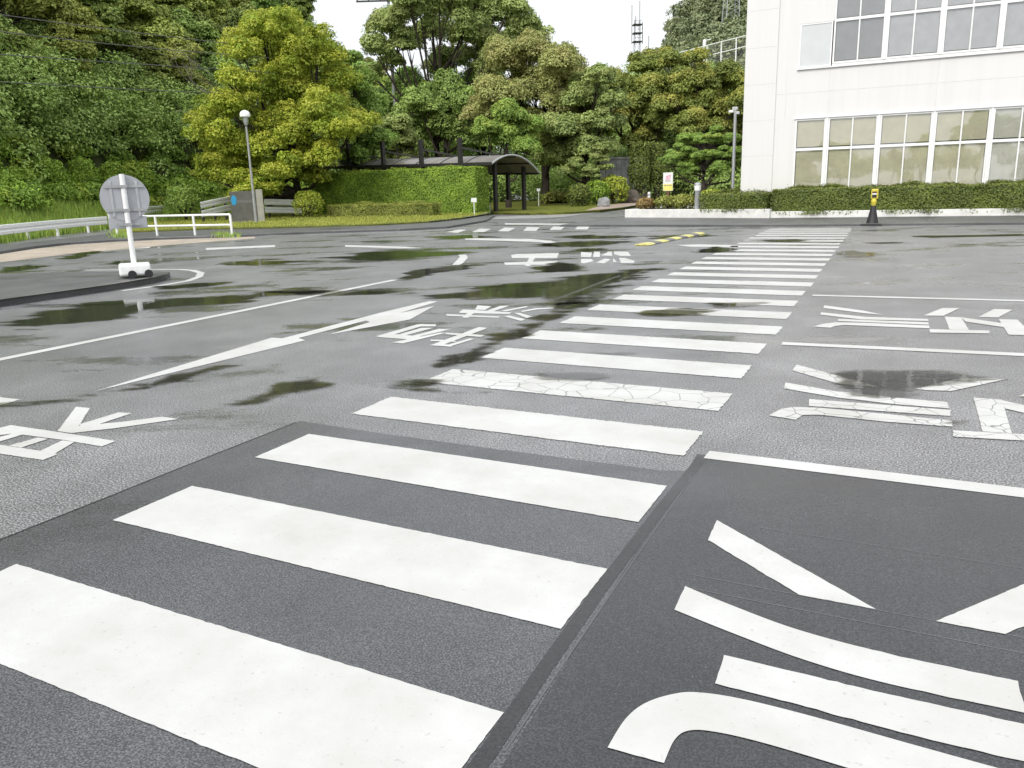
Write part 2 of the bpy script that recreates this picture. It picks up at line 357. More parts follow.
def foliage(name, dark, mid, tip, transl=0.25, hv=0.0):
    """leaf colours: per-leaf random tone and the share of fresh shoots come from the 'tint' attribute"""
    dark, mid, tip = (tuple(min(0.6, c*g) for c in q) for q, g in ((dark, 3.4), (mid, 3.2), (tip, 1.8)))
    m, nt, b = newmat(name); at = nt.nodes.new('ShaderNodeAttribute'); at.attribute_name = 'tint'
    sp = nt.nodes.new('ShaderNodeSeparateColor'); nt.links.new(at.outputs['Color'], sp.inputs[0])
    c = mixc(nt, sp.outputs[0], dark, mid); c = mixc(nt, sp.outputs[1], c, tip)
    oi = nt.nodes.new('ShaderNodeObjectInfo'); hs = nt.nodes.new('ShaderNodeHueSaturation')
    nt.links.new(math_(nt, 'ADD', 0.5-hv/2, math_(nt, 'MULTIPLY', oi.outputs['Random'], hv)), hs.inputs['Hue'])
    nt.links.new(math_(nt, 'ADD', 0.8, math_(nt, 'MULTIPLY', oi.outputs['Random'], 0.4)) if hv else math_(nt, 'ADD', 1.0, 0.0), hs.inputs['Value'])
    nt.links.new(c, hs.inputs['Color']); c = hs.outputs[0]
    nt.links.new(c, b.inputs['Base Color']); b.inputs['Roughness'].default_value = 0.5; b.inputs['Specular IOR Level'].default_value = 0.25
    tr = nt.nodes.new('ShaderNodeBsdfTranslucent'); nt.links.new(c, tr.inputs[0])
    mx = nt.nodes.new('ShaderNodeMixShader'); mx.inputs[0].default_value = transl
    nt.links.new(b.outputs[0], mx.inputs[1]); nt.links.new(tr.outputs[0], mx.inputs[2])
    nt.links.new(mx.outputs[0], nt.nodes['Material Output'].inputs[0]); return m
FO = {
 'camphor': foliage('camphor_leaves', (0.045, 0.068, 0.010), (0.15, 0.185, 0.022), (0.44, 0.42, 0.05), 0.3),
 'camphor_dull': foliage('dull_camphor_leaves', (0.045, 0.058, 0.016), (0.125, 0.145, 0.034), (0.30, 0.285, 0.07), 0.3),
 'fresh':   foliage('fresh_green_leaves', (0.05, 0.078, 0.018), (0.13, 0.185, 0.042), (0.26, 0.31, 0.07), 0.3),
 'olive':   foliage('olive_leaves', (0.065, 0.072, 0.025), (0.165, 0.175, 0.06), (0.27, 0.25, 0.10), 0.22),
 'greygreen': foliage('grey_green_leaves', (0.056, 0.076, 0.025), (0.155, 0.185, 0.06), (0.25, 0.27, 0.10), 0.22),
 'forest':  foliage('forest_leaves', (0.060, 0.084, 0.020), (0.17, 0.218, 0.048), (0.27, 0.31, 0.07), 0.2, 0.05),
 'deep':    foliage('deep_evergreen_leaves', (0.050, 0.070, 0.020), (0.142, 0.182, 0.048), (0.21, 0.25, 0.07), 0.18, 0.04),
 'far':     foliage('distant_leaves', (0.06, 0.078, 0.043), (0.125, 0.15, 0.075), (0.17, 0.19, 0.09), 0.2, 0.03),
 'hedge':   foliage('hedge_leaves', (0.03, 0.056, 0.009), (0.115, 0.17, 0.022), (0.25, 0.30, 0.04), 0.12),
 'boxhedge': foliage('dark_hedge_leaves', (0.018, 0.026, 0.008), (0.07, 0.088, 0.02), (0.17, 0.19, 0.035), 0.12),
 'lowhedge': foliage('azalea_leaves', (0.042, 0.044, 0.013), (0.125, 0.14, 0.03), (0.25, 0.26, 0.05), 0.15),
 'ball':    foliage('clipped_shrub_leaves', (0.05, 0.075, 0.010), (0.17, 0.20, 0.024), (0.30, 0.31, 0.04), 0.15),
 'lawngrass': foliage('lawn_blades', (0.075, 0.095, 0.018), (0.19, 0.215, 0.042), (0.31, 0.30, 0.07), 0.35),
 'grass':   foliage('grass_blades', (0.055, 0.09, 0.018), (0.14, 0.205, 0.04), (0.26, 0.28, 0.06), 0.35),
 'dead':    foliage('dry_twigs', (0.06, 0.045, 0.04), (0.13, 0.10, 0.085), (0.2, 0.17, 0.15), 0.1),
 'redleaf': foliage('reddish_flowers', (0.06, 0.045, 0.02), (0.15, 0.11, 0.04), (0.30, 0.16, 0.08), 0.25),
}

# ------------------------------------------------------------------ foliage meshes
def leaf_mesh(name, P, N, size, tint, rng, aspect=0.55):
    n = len(P); N = N/np.maximum(np.linalg.norm(N, axis=1, keepdims=True), 1e-6)
    r = rng.normal(size=(n, 3)); A = np.cross(N, r); A /= np.maximum(np.linalg.norm(A, axis=1, keepdims=True), 1e-6)
    B = np.cross(N, A); s = (size*rng.uniform(0.65, 1.3, n))[:, None]
    bend = N*s*0.18
    V = np.stack([P-A*s*0.5-bend, P+B*s*aspect*0.5, P+A*s*0.5-bend, P-B*s*aspect*0.5], 1).reshape(-1, 3)
    me = bpy.data.meshes.new(name); me.vertices.add(n*4); me.vertices.foreach_set('co', V.astype(np.float32).ravel())
    me.loops.add(n*4); me.loops.foreach_set('vertex_index', np.arange(n*4, dtype=np.int32))
    me.polygons.add(n); me.polygons.foreach_set('loop_start', np.arange(0, n*4, 4, dtype=np.int32))
    at = me.attributes.new('tint', 'FLOAT_COLOR', 'POINT')
    C = np.ones((n, 4), np.float32); C[:, 0] = np.clip(tint[0], 0, 1); C[:, 1] = np.clip(tint[1], 0, 1); C[:, 2] = 0
    at.data.foreach_set('color', np.repeat(C, 4, axis=0).ravel()); me.update(calc_edges=True); return me
def sphere_dirs(rng, n):
    d = rng.normal(size=(n, 3)); return d/np.linalg.norm(d, axis=1, keepdims=True)
def crown_mesh(name, clumps, n, leaf, rng, shoots=0.25, flat=0.75, inner=0.12):
    """clumps: rows x,y,z,r; leaves sit in a shell round each clump"""
    n = int(n*5.2); leaf *= 0.88; c = np.asarray(clumps, float); w = c[:, 3]**2; k = rng.choice(len(c), n, p=w/w.sum())
    d = sphere_dirs(rng, n); d[:, 2] = np.where(d[:, 2] < -0.35, -d[:, 2], d[:, 2])
    rad = np.where(rng.random(n) < inner, rng.random(n)**0.5*0.8, 0.72+0.33*rng.random(n))
    lump = 1+0.22*np.sin(d[:, 0]*5+k)*np.cos(d[:, 1]*5+k*1.7)
    P = c[k, :3] + d*(rad*lump*c[k, 3])[:, None]*np.array([1, 1, flat])
    N = d*1.0 + rng.normal(size=(n, 3))*0.42 + np.array([0, 0, 0.45])
    tone = rng.uniform(0.1, 0.9, len(c)); yel = (rng.random(len(c)) < shoots)*rng.uniform(0.45, 1.0, len(c))
    t0 = tone[k]*0.65+rng.random(n)*0.45
    t1 = yel[k]*np.clip(0.55+0.9*d[:, 2], 0, 1)*rng.uniform(0.4, 1.2, n) + (rng.random(n) < 0.05)*0.4
    return leaf_mesh(name, P, N, leaf, (t0, t1), rng)
def sub_clumps(lobes, rng, per=9, rr=(0.34, 0.56)):
    out = []
    for (x, y, z, r) in lobes:
        for _ in range(per):
            d = sphere_dirs(rng, 1)[0]
            if d[2] < -0.3: d[2] *= -0.6
            q = r*rng.uniform(0.55, 0.86)
            out.append((x+d[0]*q, y+d[1]*q, z+d[2]*q*0.9, r*rng.uniform(*rr)))
        out.append((x, y, z, r*0.62))
    return out
def trunk_mb(h, r, lobes, rng, fork=0.35, lean=(0, 0)):
    mb = MB(); top = Vector((lean[0], lean[1], h))
    pts = [Vector((lean[0]*t + rng.normal()*0.06*h*0.1, lean[1]*t + rng.normal()*0.06*h*0.1, h*t)) for t in np.linspace(0, 1, 6)]
    pts[0] = Vector((0, 0, -0.15)); mb.tube(pts, [r*1.25, r, r*0.85, r*0.68, r*0.5, r*0.28], 9)
    for (x, y, z, q) in lobes:
        t = min(0.8, max(fork*0.7, fork + 0.35*rng.random())); a = Vector((lean[0]*t, lean[1]*t, h*t)); b = Vector((x, y, z))
        if b.z < a.z: a = Vector((lean[0]*fork*0.6, lean[1]*fork*0.6, h*fork*0.6))
        m = a.lerp(b, 0.5) + Vector((rng.normal()*0.25, rng.normal()*0.25, -0.12*(b-a).length + rng.normal()*0.2))
        mb.tube([a, a.lerp(m, 0.55), m, m.lerp(b, 0.6), b], [r*0.5, r*0.4, r*0.3, r*0.2, r*0.08], 6)
        for _ in range(3):
            e = b + Vector(sphere_dirs(rng, 1)[0])*q*0.8; s0 = m.lerp(b, rng.uniform(0.2, 0.7))
            mb.tube([s0, s0.lerp(e, 0.5)+Vector((0, 0, 0.1)), e], [r*0.16, r*0.1, r*0.04], 5)
    return mb
def tree_from(name, label, cat, base, px0, lobes_px, dist, mat, seed, n, leaf, h_tr, r_tr, shoots=0.25, group=None, bark='bark',
              per=9, extra_depth=0.45, flat=0.8, dup_back=True, front=False, inner=0.12, rr=(0.34, 0.56)):
    """lobes_px: column, row, radius in photo pixels, turned into metres about the trunk; every lobe gets its own depth"""
    rng = np.random.default_rng(seed); t = thing(name, label, cat, base, 0, group); lobes = []
    zd = dist*math.cos(math.atan((px0-512)/F_PX)); R = max(abs(l[0]-px0)+l[2] for l in lobes_px)*zd/F_PX
    for (px, py, rp) in lobes_px:
        r = rp*zd/F_PX; lat = (px-px0)*zd/F_PX; z = AT(px, py, dist).z - base[2]
        dep = rng.uniform(-extra_depth, extra_depth)*max(0.3*R, math.sqrt(max(R*R-lat*lat, 0)))
        def at_dep(dp, sc):
            k_ = (zd+dp)/zd; zz = AT(px, py, dist*k_).z-base[2]
            return tuple(LAT*(lat*k_*sc + (k_-1)*zd*(px0-512)/F_PX*0.0 + DX*dp) + DEP*dp + Vector((0, 0, zz))) + (r*k_*sc,)
        DX = (px0-512)/F_PX
        lobes.append(at_dep(dep, 1.0))
        if dup_back and r > 0.9:
            if front: lobes.append(at_dep(max(dep-R*0.5, -R*0.8), 0.9))
            lobes.append(at_dep(dep+R*0.55, 0.92))
    trunk_mb(h_tr, r_tr, lobes[::3] if front else lobes[::2] if dup_back else lobes, rng).build('trunk', M[bark], t, smooth=True)
    cl = sub_clumps(lobes, rng, per, rr)
    link_mesh('crown', crown_mesh('crown', cl, n, leaf, rng, shoots, flat, inner), FO[mat], t)
    return t
def blob_bush(name, label, cat, base, rx, ry, rz, mat, seed, n, leaf, group=None, shape=2.0, parent_core=True, z_off=0.0):
    """clipped or natural shrub: leaf shell over a lumpy dark core of leaves"""
    rng = np.random.default_rng(seed); t = thing(name, label, cat, base, 0, group)
    d = sphere_dirs(rng, n); d[:, 2] = np.abs(d[:, 2])*np.where(rng.random(n) < 0.25, -0.5, 1)
    e = (np.abs(d)**shape).sum(1)**(1/shape); d2 = d/e[:, None]
    lump = 1+0.07*np.sin(d[:, 0]*7+seed)*np.cos(d[:, 1]*6)+0.05*np.sin(d[:, 2]*11)
    rad = np.where(rng.random(n) < 0.18, rng.uniform(0.6, 0.92, n), rng.uniform(0.92, 1.05, n))
    P = d2*(rad*lump)[:, None]*np.array([rx, ry, rz*0.55]) + np.array([0, 0, rz*0.5+z_off]); P[:, 2] = np.maximum(P[:, 2], 0.02)
    t0 = rng.random(n); t1 = (rng.random(n) < 0.35)*rng.random(n)*np.clip(d[:, 2]+0.4, 0, 1)
    link_mesh('foliage', leaf_mesh('foliage', P, d+rng.normal(size=(n, 3))*0.6, leaf, (t0, t1), rng), FO[mat], t)
    mb = MB(); mb.tube([(0, 0, -0.05), (0.02, 0, rz*0.3), (0, 0.02, rz*0.7)], [0.05*rz, 0.04*rz, 0.02*rz], 6)
    for a in range(6):
        th = a*1.05+seed; mb.tube([(0, 0, rz*0.1), (math.cos(th)*rx*0.4, math.sin(th)*ry*0.4, rz*0.4), (math.cos(th)*rx*0.7, math.sin(th)*ry*0.7, rz*0.7)], [0.03*rz, 0.02*rz, 0.01*rz], 5)
    mb.build('stem', M['bark'], t)
    return t
def hedge(name, label, A, B, depth, z0, z1, mat, seed, dens, leaf, group=None, wob=0.03, shoots_top=0.5):
    """clipped hedge from A to B (front line), thickness `depth` behind it"""
    rng = np.random.default_rng(seed); A = Vector((A[0], A[1], 0)); B = Vector((B[0], B[1], 0)); L = (B-A).length
    t = thing(name, label, 'hedge', (A.x, A.y, z0), math.atan2(B.y-A.y, B.x-A.x), group); H = z1-z0
    areas = [L*H, L*H*0.5, L*depth, depth*H, depth*H]; P = []; N = []
    for i, a in enumerate(areas):
        n = int(a*dens*1.7); u, v = rng.random(n), rng.random(n); off = rng.normal(0, wob, n)-np.where(rng.random(n) < 0.3, rng.random(n)*0.12, 0)
        if i == 0: p = np.stack([u*L, -off, v*H], 1); q = (0, -1, 0.15)
        if i == 1: p = np.stack([u*L, depth+off, v*H], 1); q = (0, 1, 0.15)
        if i == 2: p = np.stack([u*L, v*depth, H+off], 1); q = (0, 0, 1)
        if i == 3: p = np.stack([-off, u*depth, v*H], 1); q = (-1, 0, 0.15)
        if i == 4: p = np.stack([L+off, u*depth, v*H], 1); q = (1, 0, 0.15)
        P.append(p); N.append(np.tile(q, (n, 1)))
    P = np.concatenate(P); N = np.concatenate(N); n = len(P)
    bulge = 0.05*np.sin(P[:, 0]*2.1+seed)+0.04*np.sin(P[:, 0]*5.3+P[:, 2]*4)
    P = P + N*bulge[:, None]
    cell = (np.sin(P[:, 0]*3.3+seed)*np.sin(P[:, 2]*4.1+P[:, 0])*0.5+0.5)
    t0 = cell*0.45+rng.random(n)*0.6; t1 = (rng.random(n) < 0.2)*rng.random(n)*0.6 + (P[:, 2] > H-0.06)*rng.random(n)*shoots_top
    link_mesh('foliage', leaf_mesh('foliage', P, N*1.3+rng.normal(size=(n, 3))*0.45+np.array([0, 0, 0.25]), leaf*1.1, (t0, t1), rng), FO[mat], t)
    core = MB(); core.box(0.12, L-0.12, 0.12, depth-0.12, 0.0, H-0.12)
    core.build('branch_core', M['hedge_core'], t)
    return t
def tufts(name, pts, h, mat, seed, blades=5, w=0.025, spread=0.12, cat=None):
    rng = np.random.default_rng(seed); pts = np.asarray(pts, float); n = len(pts)*blades
    base = np.repeat(pts, blades, 0) + np.concatenate([rng.normal(0, spread, (n, 2)), np.zeros((n, 1))], 1)
    th = rng.uniform(0, 2*math.pi, n); hh = h*rng.uniform(0.5, 1.25, n); ln = rng.uniform(0.1, 0.5, n)*hh
    dx = np.stack([np.cos(th), np.sin(th), np.zeros(n)], 1); sx = np.stack([-np.sin(th), np.cos(th), np.zeros(n)], 1)
    a = base-sx*w; b = base+sx*w; c = base+dx*ln[:, None]+np.array([0, 0, 1])*hh[:, None]
    V = np.stack([a, b, c], 1).reshape(-1, 3); me = bpy.data.meshes.new(name)
    me.vertices.add(n*3); me.vertices.foreach_set('co', V.astype(np.float32).ravel()); me.loops.add(n*3)
    me.loops.foreach_set('vertex_index', np.arange(n*3, dtype=np.int32)); me.polygons.add(n)
    me.polygons.foreach_set('loop_start', np.arange(0, n*3, 3, dtype=np.int32))
    at = me.attributes.new('tint', 'FLOAT_COLOR', 'POINT'); C = np.ones((n, 4), np.float32)
    C[:, 0] = rng.random(n); C[:, 1] = (rng.random(n) < 0.3)*rng.random(n); at.data.foreach_set('color', np.repeat(C, 3, 0).ravel())
    me.update(calc_edges=True); o = link_mesh(name, me, FO[mat]); return tag(o, kind='stuff')
def interp(x, pts):
    return float(np.interp(x, [p[0] for p in pts], [p[1] for p in pts]))

# ================================================================== THE SETTING
Z_P, Z_M, Z_W = 0.0012, 0.0036, 0.0062
ground = MB().box(-260, 200, -120, 320, -0.6, 0.0).build('ground', M['old_asphalt']); tag(ground, kind='structure')
def gp(pts, z=0.0): return [tuple(G(p[0], p[1], z))[:2] for p in pts]

# newer asphalt: the crossing's patch and the darker stall patch
xl = G(0, 540).x
cr_patch = [tuple(G(705, 452))[:2]] + gp([(697, 464), (686, 471), (660, 470.5), (480, 447), (385, 434), (300, 421.0), (180, 468.3), (100, 500.5), (0, 540)]) + [(xl+0.1, -6), (-0.62, -6)]
P0 = G(703, 455); slope = -0.02
o = MB().sheet(cr_patch, Z_P).build('asphalt_patch', M['new_asphalt']); tag(o, kind='structure')
o = MB().sheet([(P0.x-0.03, P0.y), (9.0, P0.y-0.1), (9.0, -6), (-0.62, -6)], Z_P+0.0006).build('asphalt_patch', M['stall_asphalt']); tag(o, kind='structure')
seam_pts = gp([(702, 458), (660, 510), (600, 590), (545, 668), (490, 750)]); seam_pts.append((seam_pts[-1][0]-0.02, -6))
o = MB().ribbon(seam_pts, 0.05, Z_P+0.0012).build('tar_joint', M['tar']); tag(o, kind='structure')
o = MB().ribbon(gp([(296, 422.5), (180, 468.3), (100, 500.5), (0, 540)])+[(xl+0.08, -6)], 0.012, Z_P+0.0012).build('tar_joint', M['tar']); tag(o, kind='structure')
_rg = random.Random(99)
def ragged(poly, step=0.022, amp=0.0011):
    """thermoplastic edges are never dead straight"""
    out = []; n = len(poly)
    for i in range(n):
        a, b = poly[i], poly[(i+1) % n]; L = math.hypot(b[0]-a[0], b[1]-a[1]); k = max(1, min(260, int(L/step))); nx, ny = (-(b[1]-a[1])/max(L, 1e-6), (b[0]-a[0])/max(L, 1e-6))
        for q in range(k):
            t = q/k; e = _rg.gauss(0, amp) if q else 0
            out.append((a[0]+(b[0]-a[0])*t+nx*e, a[1]+(b[1]-a[1])*t+ny*e))
    return out
o = MB().ribbon(gp([(692, 478), (640, 552), (590, 625), (545, 692), (505, 752)]), 0.006, Z_P+0.0016).build('chalk_line', M['scuff'], ground)
def mark(name, polys, mat='paint', z=Z_M, label=None):
    mb = MB()
    for k, p in enumerate(polys): mb.sheet(ragged(gp(p, z)), z+k*0.00012)
    o = mb.build(name, M[mat], ground)
    if label: o['label'] = label
    return o
# zebra crossing: 0.45 m bars at 0.9 m
K = 0.9/1.04; XR, CW, Y0, PT, SK = -0.9876*K, 2.5043*K, 1.4404*K, 0.9, -0.0468
rs = random.Random(4)
for i in range(-1, 26):
    j = [rs.uniform(-0.02, 0.02) for _ in range(4)] if i > 2 else [0]*4
    y = Y0+i*PT; xa, xb = XR-CW, XR; yl = y+SK*(-CW)
    poly = [(xa+j[0], yl), (xb+j[1], y), (xb+j[1]+0.01, y+PT*0.4988), (xa+j[0]+0.01, yl+PT*0.4988)]
    mat = 'paint_cracked' if i == 4 else ('paint' if i <= 3 else ('paint_worn' if i % 3 else 'paint'))
    MB().sheet(ragged(poly, 0.02, 0.001 if i <= 2 else 0.0035), Z_M).build('crosswalk_stripe', M[mat], ground)
# stall lines running right
for (a, b) in (((706.5, 455), (1024, 493.5)), ((782, 343.7), (1024, 355)), ((812.5, 295.5), (1024, 301))):
    A, B = G(*a), G(*b); d = (B-A).normalized(); MB().ribbon([A, A+d*7.5], 0.125, Z_M).build('stall_line', M['paint'], ground)
def smooth(pts, k=6):
    out = []; n = len(pts)
    for i in range(n-1):
        p0, p1, p2, p3 = pts[max(i-1, 0)], pts[i], pts[i+1], pts[min(i+2, n-1)]
        for q in range(k):
            t = q/k; out.append(tuple(0.5*((2*p1[c])+(-p0[c]+p2[c])*t+(2*p0[c]-5*p1[c]+4*p2[c]-p3[c])*t*t+(-p0[c]+3*p1[c]-3*p2[c]+p3[c])*t**3) for c in (0, 1)))
    return out+[pts[-1]]
mark('painted_character', [
    [(717,520),(876,609),(799,594.5),(708,540)],
    [(936,621),(1024,584),(1110,548),(1200,553),(1090,598),(1005,634)],
    smooth([(685,586),(732.5,605.6),(799,630),(890,654),(1018,681)])+smooth([(1026,713),(890,684),(807,660.6),(736.6,634.6),(674.5,609.7)]),
    [(724,655),(890,694.6),(1045,728.6),(1050,768),(931,740),(807,707),(715,683.4)],
    smooth([(607.5,747.6),(625,719.5),(645.5,703),(674.5,693.8),(699,692.5),(741,698.8),(807,715),(910.6,744),(997.5,768),(1070,787)])+smooth([(1090,838),(960,802),(848,768),(765.6,743.5),(716,732),(689,730.6),(674.5,740),(664,763)])])
mark('painted_character', [
    [(797,364.6),(878.6,386.6),(840,384),(792,370.3)],
    [(914.7,388.9),(956,379),(974,377.3),(1007.5,378.8),(951,391),(925,390)],
    [(785.8,382.4),(837,391.5),(899,398),(947,402),(949.5,408.5),(894,404),(837,397.4),(783.7,388.4)],
    [(809,399),(951,410),(950,416),(809,406)],
    [(769,415.4),(780.6,409),(793.5,407),(819,407.7),(886,414),(952,420.6),(952.6,426.5),(889,422),(819,414.7),(802.5,415),(796,419.8)],
    [(973.6,397.6),(1002,399.7),(1012,433.5),(982.5,431.5)], [(953,430.4),(1050,435.6),(1050,442),(953,436.7)],
    [(1002,400.3),(1060,413),(1060,421),(1005,408.5)], [(1018,396.5),(1032,391),(1062,391.5),(1044,397.5)]], 'paint_cracked')
mark('painted_character', [
    [(824,305.2),(863.4,310.6),(884,315),(861,312.8),(823.6,308)],
    [(821,312.2),(865.6,316.8),(928,319),(928.6,321),(861,319.4),(820.3,314.6)],
    [(838,319),(928.6,322.3),(928.6,324.7),(838,321)],
    [(813.6,326.6),(822,324),(835,322.3),(865.6,322.7),(929,325.5),(929.7,328.3),(843.8,325),(835,326),(830.6,327.7)],
    [(923.4,315.6),(942.3,308),(960,308),(943.4,315.8)], [(978.5,317),(994,309),(1012.5,309.7),(998,317.5)],
    [(944.5,316.7),(961.2,317.3),(969,330),(949.5,329.5)], [(929.5,329.2),(989.6,330.6),(989,333.4),(930,332.6)],
    [(961,317.3),(1003.5,323.4),(1004,327.3),(965.7,321.7)], [(998.5,319.2),(1017.5,319.8),(1024,326.2),(1060,330),(1060,336),(1008.6,334.8)]], 'paint')
for a, b in (((758, 527.7), (1060, 574.5)), ((690, 575), (1060, 645)), ((690, 588.7), (1060, 661))):
    MB().ribbon([G(*a), G(*b)], 0.0035, Z_P+0.0016).build('chalk_line', M['chalk'], ground)
# left lane lettering, arrow, lines
mark('painted_character', [
    [(76,406.7),(90,408),(80,424.3),(71.8,433),(57.6,431)], [(80,424),(119,412.2),(131.8,413.2),(91.8,426.5),(79,428)],
    [(78,426),(125,421.5),(162,416.7),(178.7,419),(117,427.9),(72,433)],
    [(-12,431),(10.7,425),(56.6,431.8),(116,441),(101.6,446.4),(64,440),(13,433.5),(-8,436)],
    [(-30,440),(0,444.8),(42,451),(58,454),(43,460),(0,453.6),(-30,449)],
    [(0,437),(14.6,433),(23.4,434.5),(0,441.4),(-14,444),(-14,441)], [(8.8,445.8),(38,437.5),(47.9,439),(21,447.7)], [(40,451),(62.5,440.4),(74.7,441.9),(52.7,455)]])
mark('painted_character', [[(-30,394),(0,397.1),(20.5,399.4),(0,405.3),(-30,413)]])
mark('arrow_marking', [[(92,392),(272,337.6),(282,338.4),(380,312.8),(429.5,301),(438,301.5),(400,313),(435,305.7),(410,319.4),(327,335),(370,322),(366,320.5),(298.6,338),(305.4,340.3)]])
mark('painted_character', [
    [(374.7,336.6),(417,324.4),(421.6,324),(436,324.4),(435.7,326.4),(421,326.4),(392,335)], [(376,336.9),(392,333.8),(425,336.9),(415,340.5),(404,339)],
    [(395,335.6),(421.6,327.7),(434,327.8),(414.5,332.9),(402,336.2)], [(408.7,336.9),(439,328.8),(451,329.3),(416,337.2)],
    [(392.3,342.5),(402.8,343.5),(446,332.8),(440,332.6),(408.7,339)], [(445,332.6),(485,335),(481,337),(446,334.3)],
    [(479,327),(487.8,328),(440,346),(430,345.5)], [(431,339.6),(454,340.2),(456.7,342),(430,341)], [(449.7,346.6),(475,339),(469.6,338.4),(445,345.7)], [(430,345.2),(451,346.9),(454,345),(435.6,343.7)]])
mark('painted_character', [
    [(446,314),(499.8,316.4),(498.6,317.8),(447,315.8)], [(459,312),(463,309.5),(472,309.8),(512,312.4),(509,314),(460,313)], [(471,310),(478,309.8),(468,317.8),(462,317.5)],
    [(477.5,305.3),(491.6,306.4),(484.6,310),(475,309.6)], [(500,306),(510,305.5),(493,311.5),(487,310.8)], [(501,310.8),(526.7,306),(528,307),(505.6,311.5)],
    [(521,311),(536,308.2),(553.7,307.6),(553,308.6),(537,309.6),(522,312)], [(513.9,312.9),(519.7,312.9),(532.6,316.6),(526.7,318.2)], [(503.9,316.4),(509,315.5),(525.6,319.3),(521,321)]])
mark('painted_character', [[(511,255),(517,254),(559,253),(557,258),(512,258)], [(504,262.5),(558,261),(556,264.5),(505,265)], [(529,258),(535,258),(530,266),(525,266)]], 'paint_worn')
mark('painted_character', [[(581,252),(592,252.5),(591,257),(581,257)],[(594,251.7),(600,251.7),(600,257),(593,257)],[(601,255.5),(609,251.5),(612,252),(612,256)],[(614,251.5),(628,251.8),(631,256),(620,256),(614,254)],
    [(581,259),(591,259),(594,261),(584,263.5),(581,263)],[(596,262.5),(605,258.5),(611,259.5),(604,263.5)],[(613,258),(617,262),(613,262)],[(619,258),(625,258),(635,261),(634,263),(621,263)]], 'paint_worn')
A, B = G(0, 359.7), G(395, 280); d = (A-B).normalized()
MB().ribbon([B, A+d*6], 0.13, Z_M).build('lane_line', M['paint'], ground)
for p in ([(206,248),(275,245),(275,247),(206,250)], [(345,245),(400,246.5),(425,248),(400,248.3),(345,246.8)], [(452,265),(460,257),(458,254.5),(466,254.5),(468,257.5),(463,263),(459,265)],
          [(465,238),(530,239),(550,240.5),(567,245.5),(562,246),(540,242),(465,239.7)], [(505,223.2),(600,223.8),(600,225),(505,224.6)], [(95,248.4),(150,246.5),(150,248),(95,250)],
          [(676,245),(700,244.3),(738,245.3),(738,247),(690,246.8)]):
    mark('lane_line', [p], 'paint_worn')
for p in ([(446,232),(459.5,229.5),(466.8,229.8),(457.6,232.8)],[(472,231.8),(480,228.5),(491,228.9),(484,232)],[(497.6,231.2),(504.5,227.5),(515.6,227.9),(508.4,231.4)],
          [(523,230.8),(527,227.1),(540,227.3),(535.7,231)],[(549.4,229.8),(553.3,226.5),(564.4,226.9),(561,229.8)],[(575,229.3),(577.7,226.1),(589.4,226.5),(587.5,229.5)]):
    mark('crosswalk_stripe', [p], 'paint_worn')
mb = MB().ribbon(gp([(85,270.3),(128,269.9),(155,269.6),(180,269.6),(193,270.6),(201,273),(199,277),(188,281),(165,285),(140,288.5),(122,291)]), 0.13, Z_M).build('edge_line', M['paint_worn'], ground)
mb = MB().ribbon(gp([(205,237.2),(270,235.6),(340,234),(400,232.3),(445,230.3)]), 0.12, Z_M).build('edge_line', M['paint_worn'], ground)

# traffic island, tan strip, pavements, lawns with kerbs
isl = [tuple(G(*p, 0.1))[:2] for p in [(-260,337),(-100,313),(0,299),(60,291),(110,284),(150,277.5),(166,273.2),(170,271.8),(160,271),(120,271.4),(60,272.4),(0,273.5),(-100,276),(-260,281)]]
tag(MB().prism(isl, -0.1, 0.1).build('traffic_island', M['dark_asphalt'], bevel=0.02), kind='structure')
mb = MB().ribbon([Vector(G(*p, 0.1)) for p in [(-260,337.3),(-100,313.3),(0,299.3),(60,291.2),(110,284.2),(150,277.7),(166,273.4)]], 0.14, 0.104).build('kerb', M['kerb_stone']); tag(mb, kind='structure')
tag(MB().sheet(gp([(-120,270),(0,254.5),(35,249),(70,245),(117,242),(160,240),(210,238.3),(255,236.8),(255,238.5),(210,242),(160,246),(117,250),(70,254),(35,258.5),(0,262.5),(-120,279)]), 0.004).build('pavement', M['tan_concrete']), kind='structure')
tag(MB().prism(gp([(-120,269.5),(0,254),(35,248.5),(70,244.5),(117,241.6),(160,239.6),(210,238),(255,236.2),(330,233),(400,231),(448,228.4),(486,222),(495,217),(470,217.5),(430,224),(380,227),(300,229.3),(215,231.5),(150,231),(0,248),(-120,262)]), -0.1, 0.08).build('pavement', M['dark_asphalt'], bevel=0.02), kind='structure')
lawn_l = gp([(120,235),(180,232.5),(215,231.3),(300,229.6),(380,227.4),(430,224.5),(465,220.3),(484,217),(489,214.5),(470,208),(300,208),(170,214)])
tag(MB().prism(lawn_l, -0.1, 0.14).build('lawn', M['lawn'], bevel=0.03), kind='structure')
tag(MB().ribbon(gp([(120,235.2),(180,232.7),(215,231.5),(300,229.8),(380,227.6),(430,224.7),(465,220.5),(484,217.2),(490,214.5)]), 0.15, 0.145).build('kerb', M['kerb_stone']), kind='structure')
tag(MB().sheet(gp([(486,219.5),(497,216.7),(545,215.2),(600,212.5),(560,217.5),(530,218.6)]), 0.008).build('pavement', M['grey_concrete']), kind='structure')
lawn_r = gp([(492,214.2),(530,214.8),(570,214.2),(600,212.2),(625,209.2),(642,206),(645,201.5),(600,201),(540,201.5),(490,202)])
tag(MB().prism(lawn_r, -0.1, 0.12).build('lawn', M['lawn'], bevel=0.03), kind='structure')
tag(MB().ribbon(gp([(492,214.4),(530,215),(570,214.4),(600,212.4),(625,209.4),(643,206)]), 0.16, 0.13).build('kerb', M['kerb_stone']), kind='structure')
